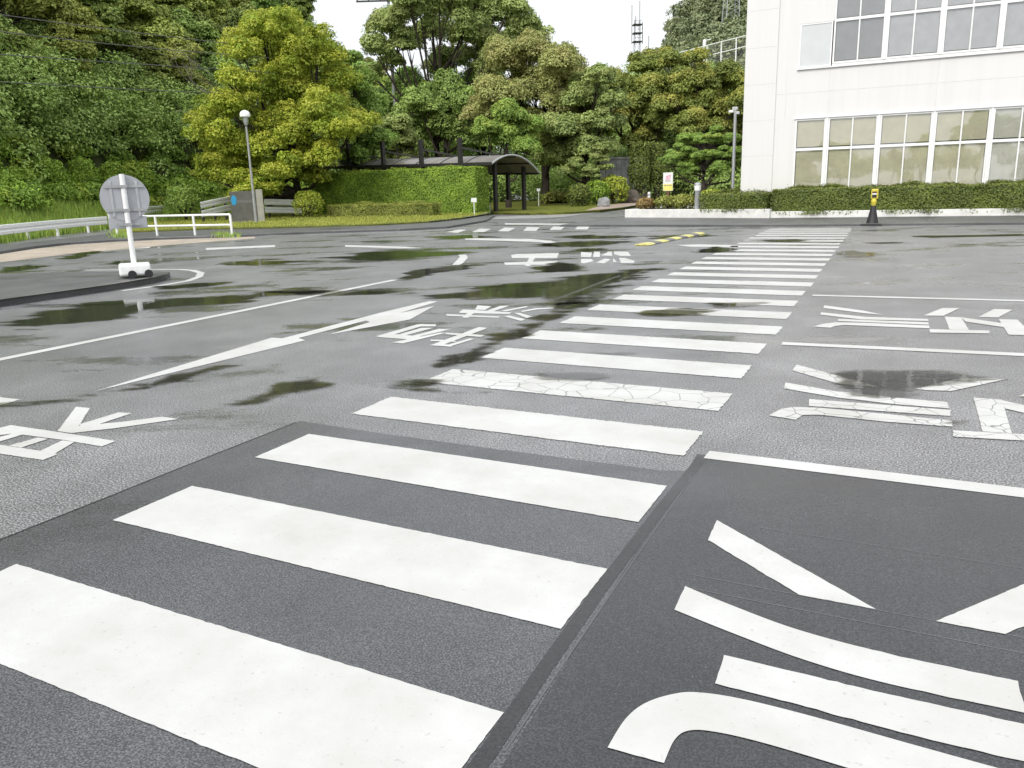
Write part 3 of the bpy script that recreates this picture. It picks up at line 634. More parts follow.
tag(MB().prism(gp([(586,213.0),(600,212.0),(625,209),(643,205.8),(643,203),(620,205.3),(602,208),(592,210.5)]), -0.1, 0.126).build('path', M['brick_path']), kind='structure')
tag(MB().prism(gp([(560,226.8),(640,226.6),(760,226.8),(900,225.6),(1060,224.4),(1400,222),(1400,212),(1060,216),(770,218),(625,218),(600,221)]), -0.1, 0.07).build('pavement', M['dark_asphalt'], bevel=0.015), kind='structure')

# puddles: thin water sheets with ragged edges; the water shows where the outline's signed depth is positive
def puddle(pts, soft=0.0, res=0.16):
    poly = np.array(gp(pts)); lo = poly.min(0)-0.6; hi = poly.max(0)+0.6
    nx = int(min(90, max(8, (hi[0]-lo[0])/res))); ny = int(min(90, max(8, (hi[1]-lo[1])/res)))
    xs = np.linspace(lo[0], hi[0], nx); ys = np.linspace(lo[1], hi[1], ny); X, Y = np.meshgrid(xs, ys); Q = np.stack([X.ravel(), Y.ravel()], 1)
    dist = np.full(len(Q), 1e9); ins = np.zeros(len(Q), bool)
    for i in range(len(poly)):
        a, b = poly[i], poly[(i+1) % len(poly)]; ab = b-a
        t = np.clip(((Q-a)@ab)/max(ab@ab, 1e-9), 0, 1); dist = np.minimum(dist, np.linalg.norm(Q-a-t[:, None]*ab, axis=1))
        c = ((a[1] > Q[:, 1]) != (b[1] > Q[:, 1])); xi = a[0]+(Q[:, 1]-a[1])/np.where(abs(b[1]-a[1]) < 1e-9, 1e-9, b[1]-a[1])*ab[0]; ins ^= c & (Q[:, 0] < xi)
    sd_ = np.where(ins, dist, -dist); scale = 1.0/max(0.35, min(1.0, np.percentile(sd_[ins], 90)*1.2 if ins.any() else 0.35)); at_ = np.clip(sd_*scale-soft, -0.75, 0.75)
    f = []
    for j in range(ny-1):
        for i in range(nx-1):
            q = (j*nx+i, j*nx+i+1, (j+1)*nx+i+1, (j+1)*nx+i)
            if max(at_[k] for k in q) > -0.7: f.append(q)
    me = bpy.data.meshes.new('puddle'); me.from_pydata([(p[0], p[1], Z_W) for p in Q], [], f)
    a = me.attributes.new('depth', 'FLOAT', 'POINT'); a.data.foreach_set('value', at_.astype(np.float32))
    tag(link_mesh('puddle', me, M['water']), kind='structure')
for pts in (
    [(392,389),(430,364),(480,343),(520,324),(550,308),(578,298),(605,287),(640,277),(660,271),(640,282),(614,294),(588,305),(565,315),(538,330),(508,345),(483,357),(452,369),(430,381),(440,385.5),(505,389),(498,396.5),(440,398.5),(405,398)],
    [(230,292),(360,292),(440,292),(500,284),(545,281),(600,273),(660,268),(640,279),(600,292),(560,304),(520,300),(470,302),(420,300),(360,297)],
    [(0,322),(60,310),(90,302),(150,300),(205,296),(250,293),(300,288),(328,289),(300,295),(250,301),(200,307),(150,312),(110,320),(60,327),(0,336)],
    [(320,258),(370,250.5),(420,249.5),(475,252),(440,257),(390,260),(345,260.5)],
    [(398,281),(415,269),(440,266),(490,263.5),(472,269),(435,273),(412,280)],
    [(530,268),(558,262.5),(588,265),(584,271),(545,272)],
    [(217,408),(250,395),(280,384),(318,376),(322,381),(300,393),(262,403),(228,407)],
    [(55,259),(80,253),(102,250),(88,257),(70,260)], [(0,268),(30,264.5),(52,266),(30,270),(0,273)], [(150,287),(200,283),(240,281),(210,287),(165,290)],
    [(515,245),(560,242),(600,240.5),(645,241.5),(612,246),(560,248)], [(545,237),(590,235),(650,236),(625,239),(570,239)],
    [(640,236),(690,234),(720,235),(690,239),(650,239)], [(690,251),(715,246),(738,249),(720,253),(700,253)], [(835,254),(850,250.5),(880,255),(862,258),(845,257)],
    [(745,241),(790,239.5),(815,240.5),(790,242.5)], [(850,242.5),(890,242),(905,243.2),(880,244)], [(900,236),(1024,234),(1024,236),(930,238)], [(560,252),(590,248),(615,249),(590,252)],
    [(838,372),(870,369),(930,371),(990,378),(940,390),(900,402),(860,398),(845,384)], [(955,400),(975,398),(985,432),(958,428)],
    [(0,402),(60,396),(130,388),(200,370),(236,362),(240,365),(200,376),(130,395),(60,405),(0,411)], [(40,469),(70,462),(115,449),(118,452),(95,459),(60,471)], [(420,237),(470,235),(500,237),(450,240)], [(100,262),(160,258),(230,256),(180,262),(120,266)],
    [(590,352),(612,350),(640,353),(615,358)], [(545,373),(590,372),(625,376),(590,381),(550,379)], [(588,330),(602,329),(600,333),(590,334)],
    [(640,311),(690,308),(735,311),(700,317),(650,316)], [(700,303),(760,300),(790,304),(750,309),(705,308)], [(220,262),(270,259),(300,262),(260,266),(225,266)],
    ):
    puddle(pts)

# terrain behind the site: polar grid about the car park, smooth slopes
def px_of(az): return 512+F_PX*math.tan(max(-1.35, min(1.35, az-YAW)))
RAIL = [(-900,24),(-300,27),(-60,31),(0,34),(45,38),(108,43.5),(180,51),(300,60),(420,76),(480,90)]
def terr(x, y):
    d = math.hypot(x, y); p = px_of(math.atan2(x, y)); h = -0.25
    if p < 520:
        d0 = interp(p, RAIL); q = d-d0
        if q > 0:
            h = min(q, 11)*0.21
            fac = interp(p, [(-400,1),(180,1),(290,0.69),(365,0.40),(430,0.14),(500,0.0)])
            h = h*min(1, fac*2.2) + fac*max(0, min(q-9, 76))*0.56
    if p > 560:
        f1 = interp(p, [(560,0),(650,0.6),(700,1.0),(1200,1.0)]); f2 = interp(p, [(600,0),(655,0.42),(700,0.85),(745,1.15),(900,1.3)])
        t = max(0, min(1, (d-62)/16)); h = -0.25 + 9.5*f1*t*t*(3-2*t) + f2*max(0, min(d-125, 100))*0.42
    return h + (0.25*mnoise.noise(Vector((x*0.15, y*0.15, 0))) if h > 0.3 else 0)
azs = np.radians(np.arange(-98, 44.1, 1.0)); ds = np.concatenate([np.arange(22, 70, 2.0), np.arange(70, 262, 6.0)])
V = [(math.sin(a)*d, math.cos(a)*d, terr(math.sin(a)*d, math.cos(a)*d)) for a in azs for d in ds]; nd_ = len(ds)
mb = MB().add(V, [(i*nd_+j, i*nd_+j+1, (i+1)*nd_+j+1, (i+1)*nd_+j) for i in range(len(azs)-1) for j in range(nd_-1)])
tag(mb.build('hillside', M['forest_floor'], smooth=True), kind='structure')

# ================================================================== OFFICE BUILDING
BO = Vector((-3.6*K, 35.3*K, 0)); BRZ = math.atan2(-0.03, 1)
bld = thing('office_building', 'white panelled office building with two rows of framed windows above a hedge', 'building', BO, BRZ)
BL, BR_, BD, BH = -1.76, 20.0, 14.0, 11.8
row_lo = (0.55, 3.36); row_hi = (5.08, 7.62)
bays = [0.0, 1.03]+[1.03+1.62*k for k in range(1, 12)]
def wall_panel(mb, x0, x1, z0, z1, y=0.0, th=0.3): mb.box(x0, x1, y, y+th, z0, z1)
mb = MB()
wall_panel(mb, BL, 0.0, 0, BH); wall_panel(mb, 0.0, BR_, 0, row_lo[0]); wall_panel(mb, 0.0, BR_, row_lo[1], 5.0)
wall_panel(mb, 0.0, 1.06, 6.42, BH); wall_panel(mb, 1.06, BR_, row_hi[1], BH); wall_panel(mb, 1.06, BR_, 5.0, 5.08)
wall_panel(mb, bays[-1], BR_, row_lo[0], row_lo[1]); wall_panel(mb, bays[-1], BR_, 5.08, row_hi[1])
mb.box(BL, BL+0.3, 0.3, BD, 0, BH); mb.box(BR_-0.3, BR_, 0.3, BD, 0, BH); mb.box(BL+0.3, BR_-0.3, BD-0.3, BD, 0, BH)
mb.build('wall', M['facade'], bld)
MB().box(BL-0.02, -0.70, -0.05, -0.0025, 0, BH).build('pilaster', M['facade'], bld, bevel=0.008)
MB().box(BL+0.3, BR_-0.3, 0.3, BD-0.3, BH-0.35, BH-0.1).build('roof', M['grey_concrete'], bld)
MB().box(BL+0.3, BR_-0.3, 0.95, 1.05, 0.05, BH-0.4).build('inner_wall', plain('dim_interior', (0.30, 0.29, 0.26), 0.9), bld)
MB().box(BL+0.3, BR_-0.3, 0.31, 0.94, 3.9, 4.1).build('floor_slab', M['grey_concrete'], bld)
j = MB()
for z in (4.22, 8.35, 9.3, 10.4): j.box(-0.69, BR_, -0.003, 0.0, z-0.006, z+0.006)
for z in (1.0, 2.2, 3.4, 4.6, 5.8, 7.0, 8.2): j.box(BL, -0.705, -0.0535, -0.05, z-0.005, z+0.005)
for x in [-0.36]+[1.03+3.24*k for k in range(0, 6)]:
    j.box(x-0.005, x+0.005, -0.0028, 0.0, 3.4, 4.98); j.box(x-0.005, x+0.005, -0.0028, 0.0, 7.7, BH)
j.build('panel_joint', M['joint'], bld)
def window(x0, x1, rows, blind, proud=0.02, split=True):
    """frame with its mullions and transoms, one pane and one blind per light"""
    fr = MB(); z0, z1 = rows[0], rows[-1]; w = 0.055
    fr.box(x0, x0+w, -proud, 0.10, z0, z1); fr.box(x1-w, x1, -proud, 0.10, z0, z1)
    xm = (x0+x1)/2
    for k, z in enumerate(rows):
        a = z if k == 0 else (z-w if k == len(rows)-1 else z-0.045); b = a+w if k in (0, len(rows)-1) else z+0.045
        fr.box(x0+w, x1-w, -proud+0.003, 0.10, a, b)
    o = None; lights = []
    cols = [(x0+w, xm), (xm, x1-w)] if split else [(x0+w, x1-w)]
    for k in range(len(rows)-1):
        a = rows[k]+(w if k == 0 else 0.045); b = rows[k+1]-(w if k == len(rows)-2 else 0.045)
        if split: fr.box(xm-0.022, xm+0.022, -proud+0.006, 0.09, a, b)
        for c in cols: lights.append((c[0]+0.001, c[1]-0.001, a, b))
    f = fr.build('window', M['frame_white'], bld, bevel=0.004)
    for i, (a, b, c, d2) in enumerate(lights):
        MB().box(a, b, 0.045, 0.051, c, d2).build('pane', M['glass'], f)
        bm = blind[min(i//len(cols), len(blind)-1)] if isinstance(blind, list) else blind
        gap = 0.04 if not isinstance(blind, str) else 0.02
        MB().box(a+0.012, b-0.012, 0.075, 0.081, c+gap, d2-0.005).build('blind', M[bm], f)
    return f
lo_bl = ['blind_beige', 'blind_beige', 'blind_beige', 'blind_beige', 'blind_pale', 'blind_pale', 'blind_beige', 'blind_pale', 'blind_beige', 'blind_pale', 'blind_beige', 'blind_beige']
hi_bl = [None, 'blind_dark', 'blind_grey', 'blind_grey', 'blind_grey', 'blind_grey', 'blind_dark', 'blind_grey', 'blind_grey', 'blind_dark', 'blind_grey', 'blind_grey']
for k in range(len(bays)-1):
    x0 = bays[k]+(0.035 if k else 0.0); x1 = bays[k+1]-0.035
    window(x0, x1, [row_lo[0], 2.35, row_lo[1]], [lo_bl[k], lo_bl[k]], split=k > 0)
    if k > 0: window(x0, x1, [row_hi[0], 6.42, row_hi[1]], [hi_bl[k], hi_bl[k]])
for b in bays[1:-1]: MB().box(b-0.034, b+0.034, -0.045, 0.12, row_lo[0], row_lo[1]).build('mullion', M['frame_white'], bld, bevel=0.004)
for b in bays[2:-1]: MB().box(b-0.034, b+0.034, -0.045, 0.12, row_hi[0], row_hi[1]).build('mullion', M['frame_white'], bld, bevel=0.004)
f = MB().box(0.0, 1.03, -0.012, 0.03, 5.02, 5.06).box(0, 1.03, -0.012, 0.03, 6.37, 6.41).box(0, 0.04, -0.012, 0.03, 5.06, 6.37).box(0.99, 1.03, -0.012, 0.03, 5.06, 6.37).build('window', M['frame_white'], bld)
MB().box(0.041, 0.989, 0.004, 0.03, 5.061, 6.369).build('pane', M['pane_white'], f)
MB().box(-0.04, bays[-1], -0.07, -0.003, 4.965, 5.005).build('sill', M['frame_white'], bld)
MB().box(-0.04, bays[-1], -0.06, -0.003, row_lo[1]+0.005, row_lo[1]+0.04).build('drip_edge', M['frame_white'], bld)

# white planters with hedges in front
PB = Vector((math.cos(BRZ), math.sin(BRZ), 0)); PN = Vector((-PB.y, PB.x, 0))
pa = G(770, 219.9); zt = HZ(pa, 770, 211.5)
t = thing('planter_wall', 'long white rendered planter wall under the hedge by the office windows', 'planter', pa, BRZ)
mb = MB(); mb.box(0, 18, 0, 0.16, 0, zt); mb.box(0, 0.16, 0.16, 1.7, 0, zt)
mb.build('wall', M['white_stone'], t, bevel=0.012); MB().box(0.16, 18, 0.16, 1.9, 0, zt-0.06).build('soil', M['soil'], t)
jn = MB()
for k in range(1, 15): jn.box(k*1.2-0.005, k*1.2+0.005, -0.003, 0.001, 0.01, zt-0.01)
jn.build('joint', M['joint'], t)
hz1 = HZ(pa, 770, 189.0)
A = pa+PB*0.0+PN*0.02; B = pa+PB*17.5+PN*0.02
hedge('clipped_hedge', 'long dark green clipped hedge behind the cone, below the office windows', A, B, 1.25, zt-0.12, hz1, 'boxhedge', 11, 900, 0.055, None, 0.035)
pc = G(624.7, 219.2); pcr = G(769, 220.1)
t = thing('planter_wall', 'white curved planter edge under the pink and yellow notice board', 'planter', pc, 0)
dv = (pcr-pc); L2 = dv.length; dvn = dv.normalized(); nn2 = Vector((-dvn.y, dvn.x, 0))
t.rotation_euler = (0, 0, math.atan2(dv.y, dv.x)); zt2 = HZ(pc, 625, 209.5)
mb = MB(); mb.box(0, L2, 0, 0.2, 0, zt2); mb.box(0, 0.2, 0.2, 4.2, 0, zt2); mb.build('wall', M['white_stone'], t, bevel=0.015)
MB().box(0.2, L2, 0.2, 6.0, 0, zt2-0.05).build('soil', M['soil'], t)
MB().box(0.5, L2*0.55, 2.4, 2.6, zt2-0.05, zt2+0.18).build('inner_kerb', M['white_stone'], t, bevel=0.01)
def PL(px, back):
    r_ = ray(px, 215); a_ = r_[1]/r_[0]; t_ = (pc.y-a_*pc.x)/(a_*dvn.x-dvn.y); q_ = pc+dvn*t_; h_ = Vector((q_.x, q_.y, 0)).normalized(); return q_+h_*back
pe = pc+dvn*L2*0.55+nn2*0.03; hz2 = HZ(pcr, 740, 193.0)
hedge('clipped_hedge', 'short dark green clipped hedge overhanging the white planter beside the bollard light', pe, pcr-dvn*0.15+nn2*0.03, 1.3, zt2-0.1, hz2, 'boxhedge', 12, 900, 0.055, None, 0.05)

# ================================================================== STREET FURNITURE
# rubber cone with a yellow detector head
P = G(872, 225.5); t = thing('traffic_cone', 'black traffic cone topped with a yellow sign holder in front of the hedge', 'cone', P, -0.1); hc = HZ(P, 873, 189.0)
cb = hc*0.60
MB().box(-0.29, 0.29, -0.29, 0.29, 0, 0.035).box(-0.26, 0.26, -0.26, 0.26, 0.035, 0.06).build('base', M['black_rubber'], t, bevel=0.015)
MB().lathe([(0.17, 0.06), (0.155, 0.1), (0.1, cb*0.6), (0.055, cb-0.02), (0.05, cb)], n=20).build('body', M['black_rubber'], t, smooth=True)
MB().lathe([(0.06, cb-0.12), (0.062, cb), (0.075, cb+0.02), (0.075, cb+0.10), (0.05, cb+0.14)], n=16).build('collar', M['yellow'], t, smooth=True)
hd = MB().box(-0.085, 0.105, -0.045, 0.045, cb+0.13, hc).build('sign_holder', M['yellow'], t, bevel=0.025)
MB().box(-0.055, 0.075, -0.056, -0.046, cb+0.30, hc-0.07).build('screen', plain('red_black_label', (0.09, 0.035, 0.03), 0.4), hd)
MB().box(-0.05, 0.07, -0.056, -0.046, cb+0.17, cb+0.25).build('label_plate', M['black_rubber'], hd)
MB().box(-0.05, 0.07, -0.056, -0.046, cb+0.255, cb+0.29).build('stripe', M['white_plastic'], hd)

# speed hump of yellow and black rubber sections
A, B = G(641, 246), G(699, 234); dirh = (B-A).normalized(); Lh = (B-A).length
t = thing('speed_hump', 'yellow and black striped rubber speed hump left of the far crossing', 'speed hump', A, math.atan2(dirh.y, dirh.x))
for k in range(9):
    a, b = Lh*k/9+0.004, Lh*(k+1)/9-0.004; mb = MB(); ny = 9; vs = []
    for x in (a, b):
        for q in range(ny):
            th = math.pi*q/(ny-1); vs.append((x, -0.17*math.cos(th), 0.04*math.sin(th)+0.012))
    fs = [(q, q+1, ny+q+1, ny+q) for q in range(ny-1)] + [tuple(range(ny)), tuple(range(2*ny-1, ny-1, -1))]
    mb.add(vs, [f[::-1] for f in fs]); mb.build('yellow_section' if k % 2 == 0 else 'black_section', M['yellow_worn'] if k % 2 == 0 else M['worn_rubber'], t, smooth=True)

# round road sign on a wheeled base, seen from behind
P = G(136, 277.0, 0.1); dd = math.hypot(P.x, P.y); az = math.atan2(P.x, P.y)
t = thing('road_sign', 'back of a grey round road sign on a white pole with a wheeled base', 'sign', P, -az)
s = dd/F_PX*0.86; top = HZ(P, 123, 174)-0.1; zc = HZ(P, 125, 198)-0.1; R_ = 23.2*s
mb = MB(); n = 40
vs = [(R_*math.cos(2*math.pi*k/n), 0.05, zc+R_*math.sin(2*math.pi*k/n)) for k in range(n)] + [(R_*math.cos(2*math.pi*k/n), 0.062, zc+R_*math.sin(2*math.pi*k/n)) for k in range(n)]
mb.add(vs, [tuple(range(n)), tuple(range(2*n-1, n-1, -1))] + [(k+n, (k+1) % n+n, (k+1) % n, k) for k in range(n)])
disc = mb.build('disc', M['sign_back'], t)
for x in (-R_*0.52, R_*0.52): MB().box(x-0.02, x+0.02, 0.035, 0.0495, zc-R_*0.8, zc+R_*0.72).build('stiffener', M['galv'], disc, bevel=0.004)
bz1, bz0 = zc-R_*0.80, HZ(P, 128, 228.5)-0.1
MB().box(-18*s, 18*s, 0.063, 0.075, bz0, bz1).build('lower_board', M['sign_back'], t, bevel=0.006)
MB().tube([(0, 0, 0.18), (0, 0, top)], 0.042, 14).build('pole', M['white_metal'], t, smooth=True)
for z, wdt in ((zc+R_*0.5, 0.3), (zc-R_*0.52, 0.3), ((bz0+bz1)/2-0.03, 0.18)): MB().box(-wdt, wdt, 0.02, 0.034, z-0.02, z+0.02).box(-0.06, 0.06, -0.055, 0.02, z-0.022, z+0.022).build('bracket', M['grey_pole'], t)
MB().box(-15*s, 15*s, -0.20, 0.26, 0.04, 0.225).build('base_block', M['white_metal'], t, bevel=0.03)
for x in (-3*s, 12.5*s): MB().tube([(x, -0.275, 0.065), (x, -0.205, 0.065)], 0.065, 18).build('wheel', M['black_rubber'], t, smooth=True)

# guard rails
def guard_rail(label, pts, ztop, h=0.35, posts=None, beams=1, post_mat='white_metal', step=2.0, ends=True):
    P0 = pts[0]; t = thing('guard_rail', label, 'guard rail', (P0.x, P0.y, P0.z), 0, None)
    loc = [p-P0 for p in pts]; prof = [(0.0, -0.5), (0.03, -0.46), (0.035, -0.2), (0.005, -0.1), (0.005, 0.06), (0.035, 0.16), (0.03, 0.46), (0.0, 0.5)]
    for b in range(beams):
        vs = []; k = len(loc); m = len(prof)
        for i, p in enumerate(loc):
            d = loc[min(i+1, k-1)]-loc[max(i-1, 0)]; d.z = 0; d.normalize(); nn = Vector((d.y, -d.x, 0))
            if nn.dot(-P0-p) < 0: nn = -nn
            for (u, w) in prof: vs.append(p + nn*(0.09+u) + Vector((0, 0, ztop-h*0.5-b*(h+0.12)+w*h)))
        o = MB().add(vs, [(i*m+q, i*m+q+1, (i+1)*m+q+1, (i+1)*m+q) for i in range(k-1) for q in range(m-1)]).build('beam', M['white_metal'], t)
        sm = o.modifiers.new('thick', 'SOLIDIFY'); sm.thickness = 0.01
    Ls = [0]
    for a, b in zip(loc, loc[1:]): Ls.append(Ls[-1]+(b-a).length)
    x = 0.3
    while x < Ls[-1]:
        i = max(q for q in range(len(Ls)-1) if Ls[q] <= x); p = loc[i].lerp(loc[i+1], (x-Ls[i])/(Ls[i+1]-Ls[i]))
        MB().tube([p+Vector((0, 0, -0.4)), p+Vector((0, 0, ztop-0.03))], 0.06, 10).build('post', M[post_mat], t, smooth=True); x += step
    return t
def on_terr(v, dz=0.0): return Vector((v.x, v.y, max(0, terr(v.x, v.y))+dz))
gpts = [G(-160, 265), G(-60, 251), G(0, 243.5), G(45, 237.3), G(80, 233.2), G(106, 230.6)]
guard_rail('white guard rail along the grass verge left of the round sign', gpts, 0.62, 0.33, step=2.6)
e = gpts[-1]; 
gp2 = [G(109, 229.6), G(128, 226.8), G(150, 223.6), G(172, 219.6), G(186, 217)]
guard_rail('white guard rail stretch between the round sign and the leafy roadside bush', gp2, 0.92, 0.36, step=3.0)
def rail3(label, pxs, dist0, dist1, y_top, beams, step, pm):
    pts = []
    for k, px in enumerate(pxs):
        d_ = dist0+(dist1-dist0)*k/(len(pxs)-1); v = D(px, d_); v.z = AT(px, y_top[k], d_).z-0.95; pts.append(v)
    return guard_rail(label, pts, 0.95, 0.30, step=step, beams=beams, post_mat=pm)
rail3('white double guard rail on dark posts left of the grey name stone', [197, 210, 222, 236], 44, 47, [202.5, 199.8, 197.5, 195], 2, 1.1, 'dark_steel')
rail3('white double guard rail on dark posts right of the grey name stone', [262, 275, 288, 299], 46, 47, [199, 199.3, 199.7, 200.2], 2, 1.5, 'dark_steel')
# white pipe fence
A, B = G(118, 238.2), G(232.5, 237); t = thing('pipe_fence', 'low white two-rail pipe fence in front of the grey name stone', 'fence', A, math.atan2(B.y-A.y, B.x-A.x)); L = (B-A).length
zt = HZ(B, 231, 213.5)
for z, nm in ((zt-0.03, 'top_rail'), (zt*0.52, 'middle_rail')): MB().tube([(0, 0, z), (L, 0, z)], 0.038, 10).build(nm, M['white_metal'], t, smooth=True)
for u in (0.0, 0.36, 0.69, 1.0): MB().tube([(L*u, 0, -0.1), (L*u, 0, zt-0.04)], 0.042, 10).build('post', M['white_metal'], t, smooth=True)

# name stone
A = G(233.0, 225.3); dA = math.hypot(A.x, A.y); wM = 24.5*dA*0.94/F_PX
t = thing('name_stone', 'grey stone name slab with a blue emblem and pale right edge on the lawn', 'monument', A, -math.atan2(A.x, A.y)-0.06)
zt = HZ(A, 232, 191.5)
st = MB().box(0, wM, 0, 0.45, 0.05, zt).build('slab', M['mono'], t, bevel=0.01)
MB().box(wM+0.003, wM+0.30, -0.06, 0.5, 0.05, zt+0.06).build('edge_slab', M['mono_edge'], t, bevel=0.01)
MB().box(-0.08, wM+0.36, -0.10, 0.6, 0, 0.15).build('plinth', M['mono_edge'], t, bevel=0.01)
mb = MB(); cx, cz = wM*0.13, zt*0.74
pr = [(0.0,0.22),(0.09,0.17),(0.13,0.05),(0.10,-0.12),(0.02,-0.22),(-0.07,-0.18),(-0.11,-0.02),(-0.08,0.14)]
n = len(pr); mb.add([(cx+a*1.1, -0.012, cz+b*1.1) for a, b in pr]+[(cx+a*1.1, -0.003, cz+b*1.1) for a, b in pr], [tuple(range(n)), tuple(range(2*n-1, n-1, -1))]+[(i+n, (i+1) % n+n, (i+1) % n, i) for i in range(n)])
mb.build('emblem', M['blue_logo'], st)
mb = MB(); rl = random.Random(8); x = wM*0.27
for k in range(7):
    w_ = wM*0.075; z0 = zt*0.66; hh = zt*0.075
    for q in range(3):
        if rl.random() < 0.7: mb.box(x+w_*0.1, x+w_*0.8, -0.009, -0.003, z0+hh*q/2-0.008, z0+hh*q/2+0.008)
    for q in range(2): 
        xx = x+w_*(0.15+0.5*q); mb.box(xx, xx+0.016, -0.0085, -0.0025, z0, z0+hh)
    x += w_*1.15
mb.build('lettering', M['ink_faint'], st)

# lamps
P = D(253.0, 39.5); P.z = 0; zt = HZ(P, 243.5, 110)
t = thing('street_lamp', 'slim street lamp with a white mushroom globe behind the grey name stone', 'lamp', P)
MB().tube([(0, 0, -0.1), (0, 0, 1.2), (0, 0, zt-0.7)], [0.07, 0.055, 0.042], 12).build('pole', M['grey_pole'], t, smooth=True)
MB().lathe([(0.06, zt-0.66), (0.10, zt-0.56), (0.13, zt-0.32)], n=16).build('lamp_body', M['galv'], t, smooth=True)
MB().lathe([(0.14, zt-0.32), (0.225, zt-0.29), (0.235, zt-0.19), (0.19, zt-0.08), (0.09, zt-0.02), (0.01, zt)], n=20).build('globe', M['lamp_glass'], t, smooth=True)
P = D(732.5, 36.5); P.z = 0; zt = HZ(P, 734.5, 107)
t = thing('camera_pole', 'tall grey pole with a small white camera head beside the office corner', 'pole', P)
MB().tube([(0, 0, -0.1), (0, 0, zt*0.5), (0, 0, zt-0.1)], [0.075, 0.068, 0.062], 12).build('pole', M['galv'], t, smooth=True)
MB().box(-0.12, 0.10, -0.06, 0.06, zt-0.12, zt).box(-0.02, 0.18, -0.05, 0.05, zt-0.3, zt-0.19).build('bracket', M['galv'], t, bevel=0.01)
MB().box(-0.27, -0.06, -0.06, 0.06, zt-0.22, zt-0.11).build('camera_head', M['white_plastic'], t, bevel=0.02)
P = PL(697, 0.35); zb = HZ(P, 697, 182.5); P.z = zt2-0.06
t = thing('bollard_light', 'grey bollard light with a white lens standing in the white planter', 'bollard light', P); h_ = zb-P.z
MB().lathe([(0.10, 0), (0.10, h_*0.68), (0.11, h_*0.70)], n=18).build('post', M['grey_pole'], t, smooth=True)
MB().lathe([(0.10, h_*0.70), (0.12, h_*0.72), (0.13, h_*0.9)], n=18).build('lens', M['lamp_glass'], t, smooth=True)
MB().lathe([(0.135, h_*0.9), (0.13, h_*0.96), (0.05, h_)], n=18).build('cap', M['galv'], t, smooth=True)
# notice board on a stake
P = PL(667.5, 2.2); P.z = zt2-0.05; z1 = HZ(P, 669, 172.5)-P.z; z0 = HZ(P, 667, 191)-P.z; wN = 9.2*math.hypot(P.x, P.y)/F_PX
t = thing('notice_board', 'small notice board with pink and yellow print on a brown stake', 'notice board', P, -math.atan2(P.x, P.y)*0.6)
MB().box(-0.05, 0.05, 0, 0.06, -0.1, z0+0.1).build('stake', M['wood_brown'], t)
bd = MB().box(-wN/2, wN/2, -0.03, -0.002, z0, z1).build('board', M['white_plastic'], t, bevel=0.006)
hN = z1-z0; pk = MB()
for (a, b, c, d_) in ((-0.25, 0.05, 0.78, 0.82), (-0.25, 0.28, 0.68, 0.73), (-0.05, 0.0, 0.66, 0.86), (0.1, 0.28, 0.78, 0.86), (-0.28, 0.28, 0.60, 0.63)): pk.box(a*wN, b*wN, -0.034, -0.0305, z0+c*hN, z0+d_*hN)
pk.build('pink_lettering', M['pink'], bd)
MB().box(-wN*0.47, wN*0.47, -0.033, -0.0303, z0+0.02*hN, z0+0.38*hN).build('yellow_band', M['yellow_print'], bd)
pk = MB()
for (a, b) in ((-0.36, -0.22), (-0.12, -0.02), (0.06, 0.2), (0.26, 0.36)): pk.box(a*wN, b*wN, -0.036, -0.0335, z0+0.27*hN, z0+0.34*hN)
pk.box(-0.25*wN, 0.25*wN, -0.036, -0.0335, z0+0.53*hN, z0+0.56*hN); pk.build('grey_lettering', M['grey_ink'], bd)
# small white plates on stakes
def stake(label, px, yb, yt, w, dist=None, zbase=0.1):
    P = D(px, dist, zbase) if dist else G(px, yb, zbase); z = HZ(P, px, yt)-zbase; s_ = math.hypot(P.x, P.y)/F_PX
    t = thing('plant_label', label, 'plant label', P, -math.atan2(P.x, P.y), None)
    MB().tube([(0, 0, -0.1), (0, 0, z-0.05)], 0.022, 8).build('stake', M['white_metal'], t, smooth=True)
    MB().box(-w*s_/2, w*s_/2, -0.035, -0.022, z-w*s_*0.75, z).build('plate', M['white_plastic'], t, bevel=0.006)
stake('small white plate on a thin stake at the right end of the tall hedge', 474.5, 216, 198, 5.4)
stake('small white plate showing above the low hedge', 422, 214, 198, 5.4)
stake('small white plate on a thin stake on the lawn right of the dark shelter', 538.8, 206.5, 188.5, 3.4)
P = G(649, 201, 0.3); t = thing('marker_post', 'short white marker post near the rocks left of the notice board', 'post', P); zm = HZ(P, 649, 192)-0.3
MB().lathe([(0.09, -0.2), (0.09, zm-0.03), (0.06, zm)], n=12).build('post', M['white_plastic'], t, smooth=True)
MB().lathe([(0.093, zm*0.6), (0.093, zm*0.75)], n=12).build('band', M['grey_pole'], t, smooth=True)

# dark steel shelter with a barrel roof
S0 = G(513.5, 213.1); axis = (LAT*-0.75 + DEP*0.66).normalized(); acr = Vector((axis.y, -axis.x, 0))
if acr.dot(LAT) < 0: acr = -acr
t = thing('covered_walkway', 'dark steel walkway shelter with a curved smoked roof behind the tall hedge', 'shelter', S0, math.atan2(axis.y, axis.x))
yy = 1 if acr.dot(Vector((-axis.y, axis.x, 0))) > 0 else -1
WS, LS = 3.9, 15.5; zap = HZ(S0, 515, 155.5); zev = HZ(S0, 513, 168.5); climb = 0.35
def arch(u, x): # u -1..1
    return Vector((x, yy*u*WS/2, zev-0.25*u+(zap-zev)*(1-u*u)+climb*x/LS))
us = [math.sin(q*math.pi/2/8) for q in range(-8, 9)]
vs = []; fs = []
for i, x in enumerate((-0.3, LS/2, LS)):
    for u in us: vs.append(arch(u, x))
m_ = len(us)
for i in range(2):
    for q in range(m_-1): fs.append((i*m_+q, i*m_+q+1, (i+1)*m_+q+1, (i+1)*m_+q))
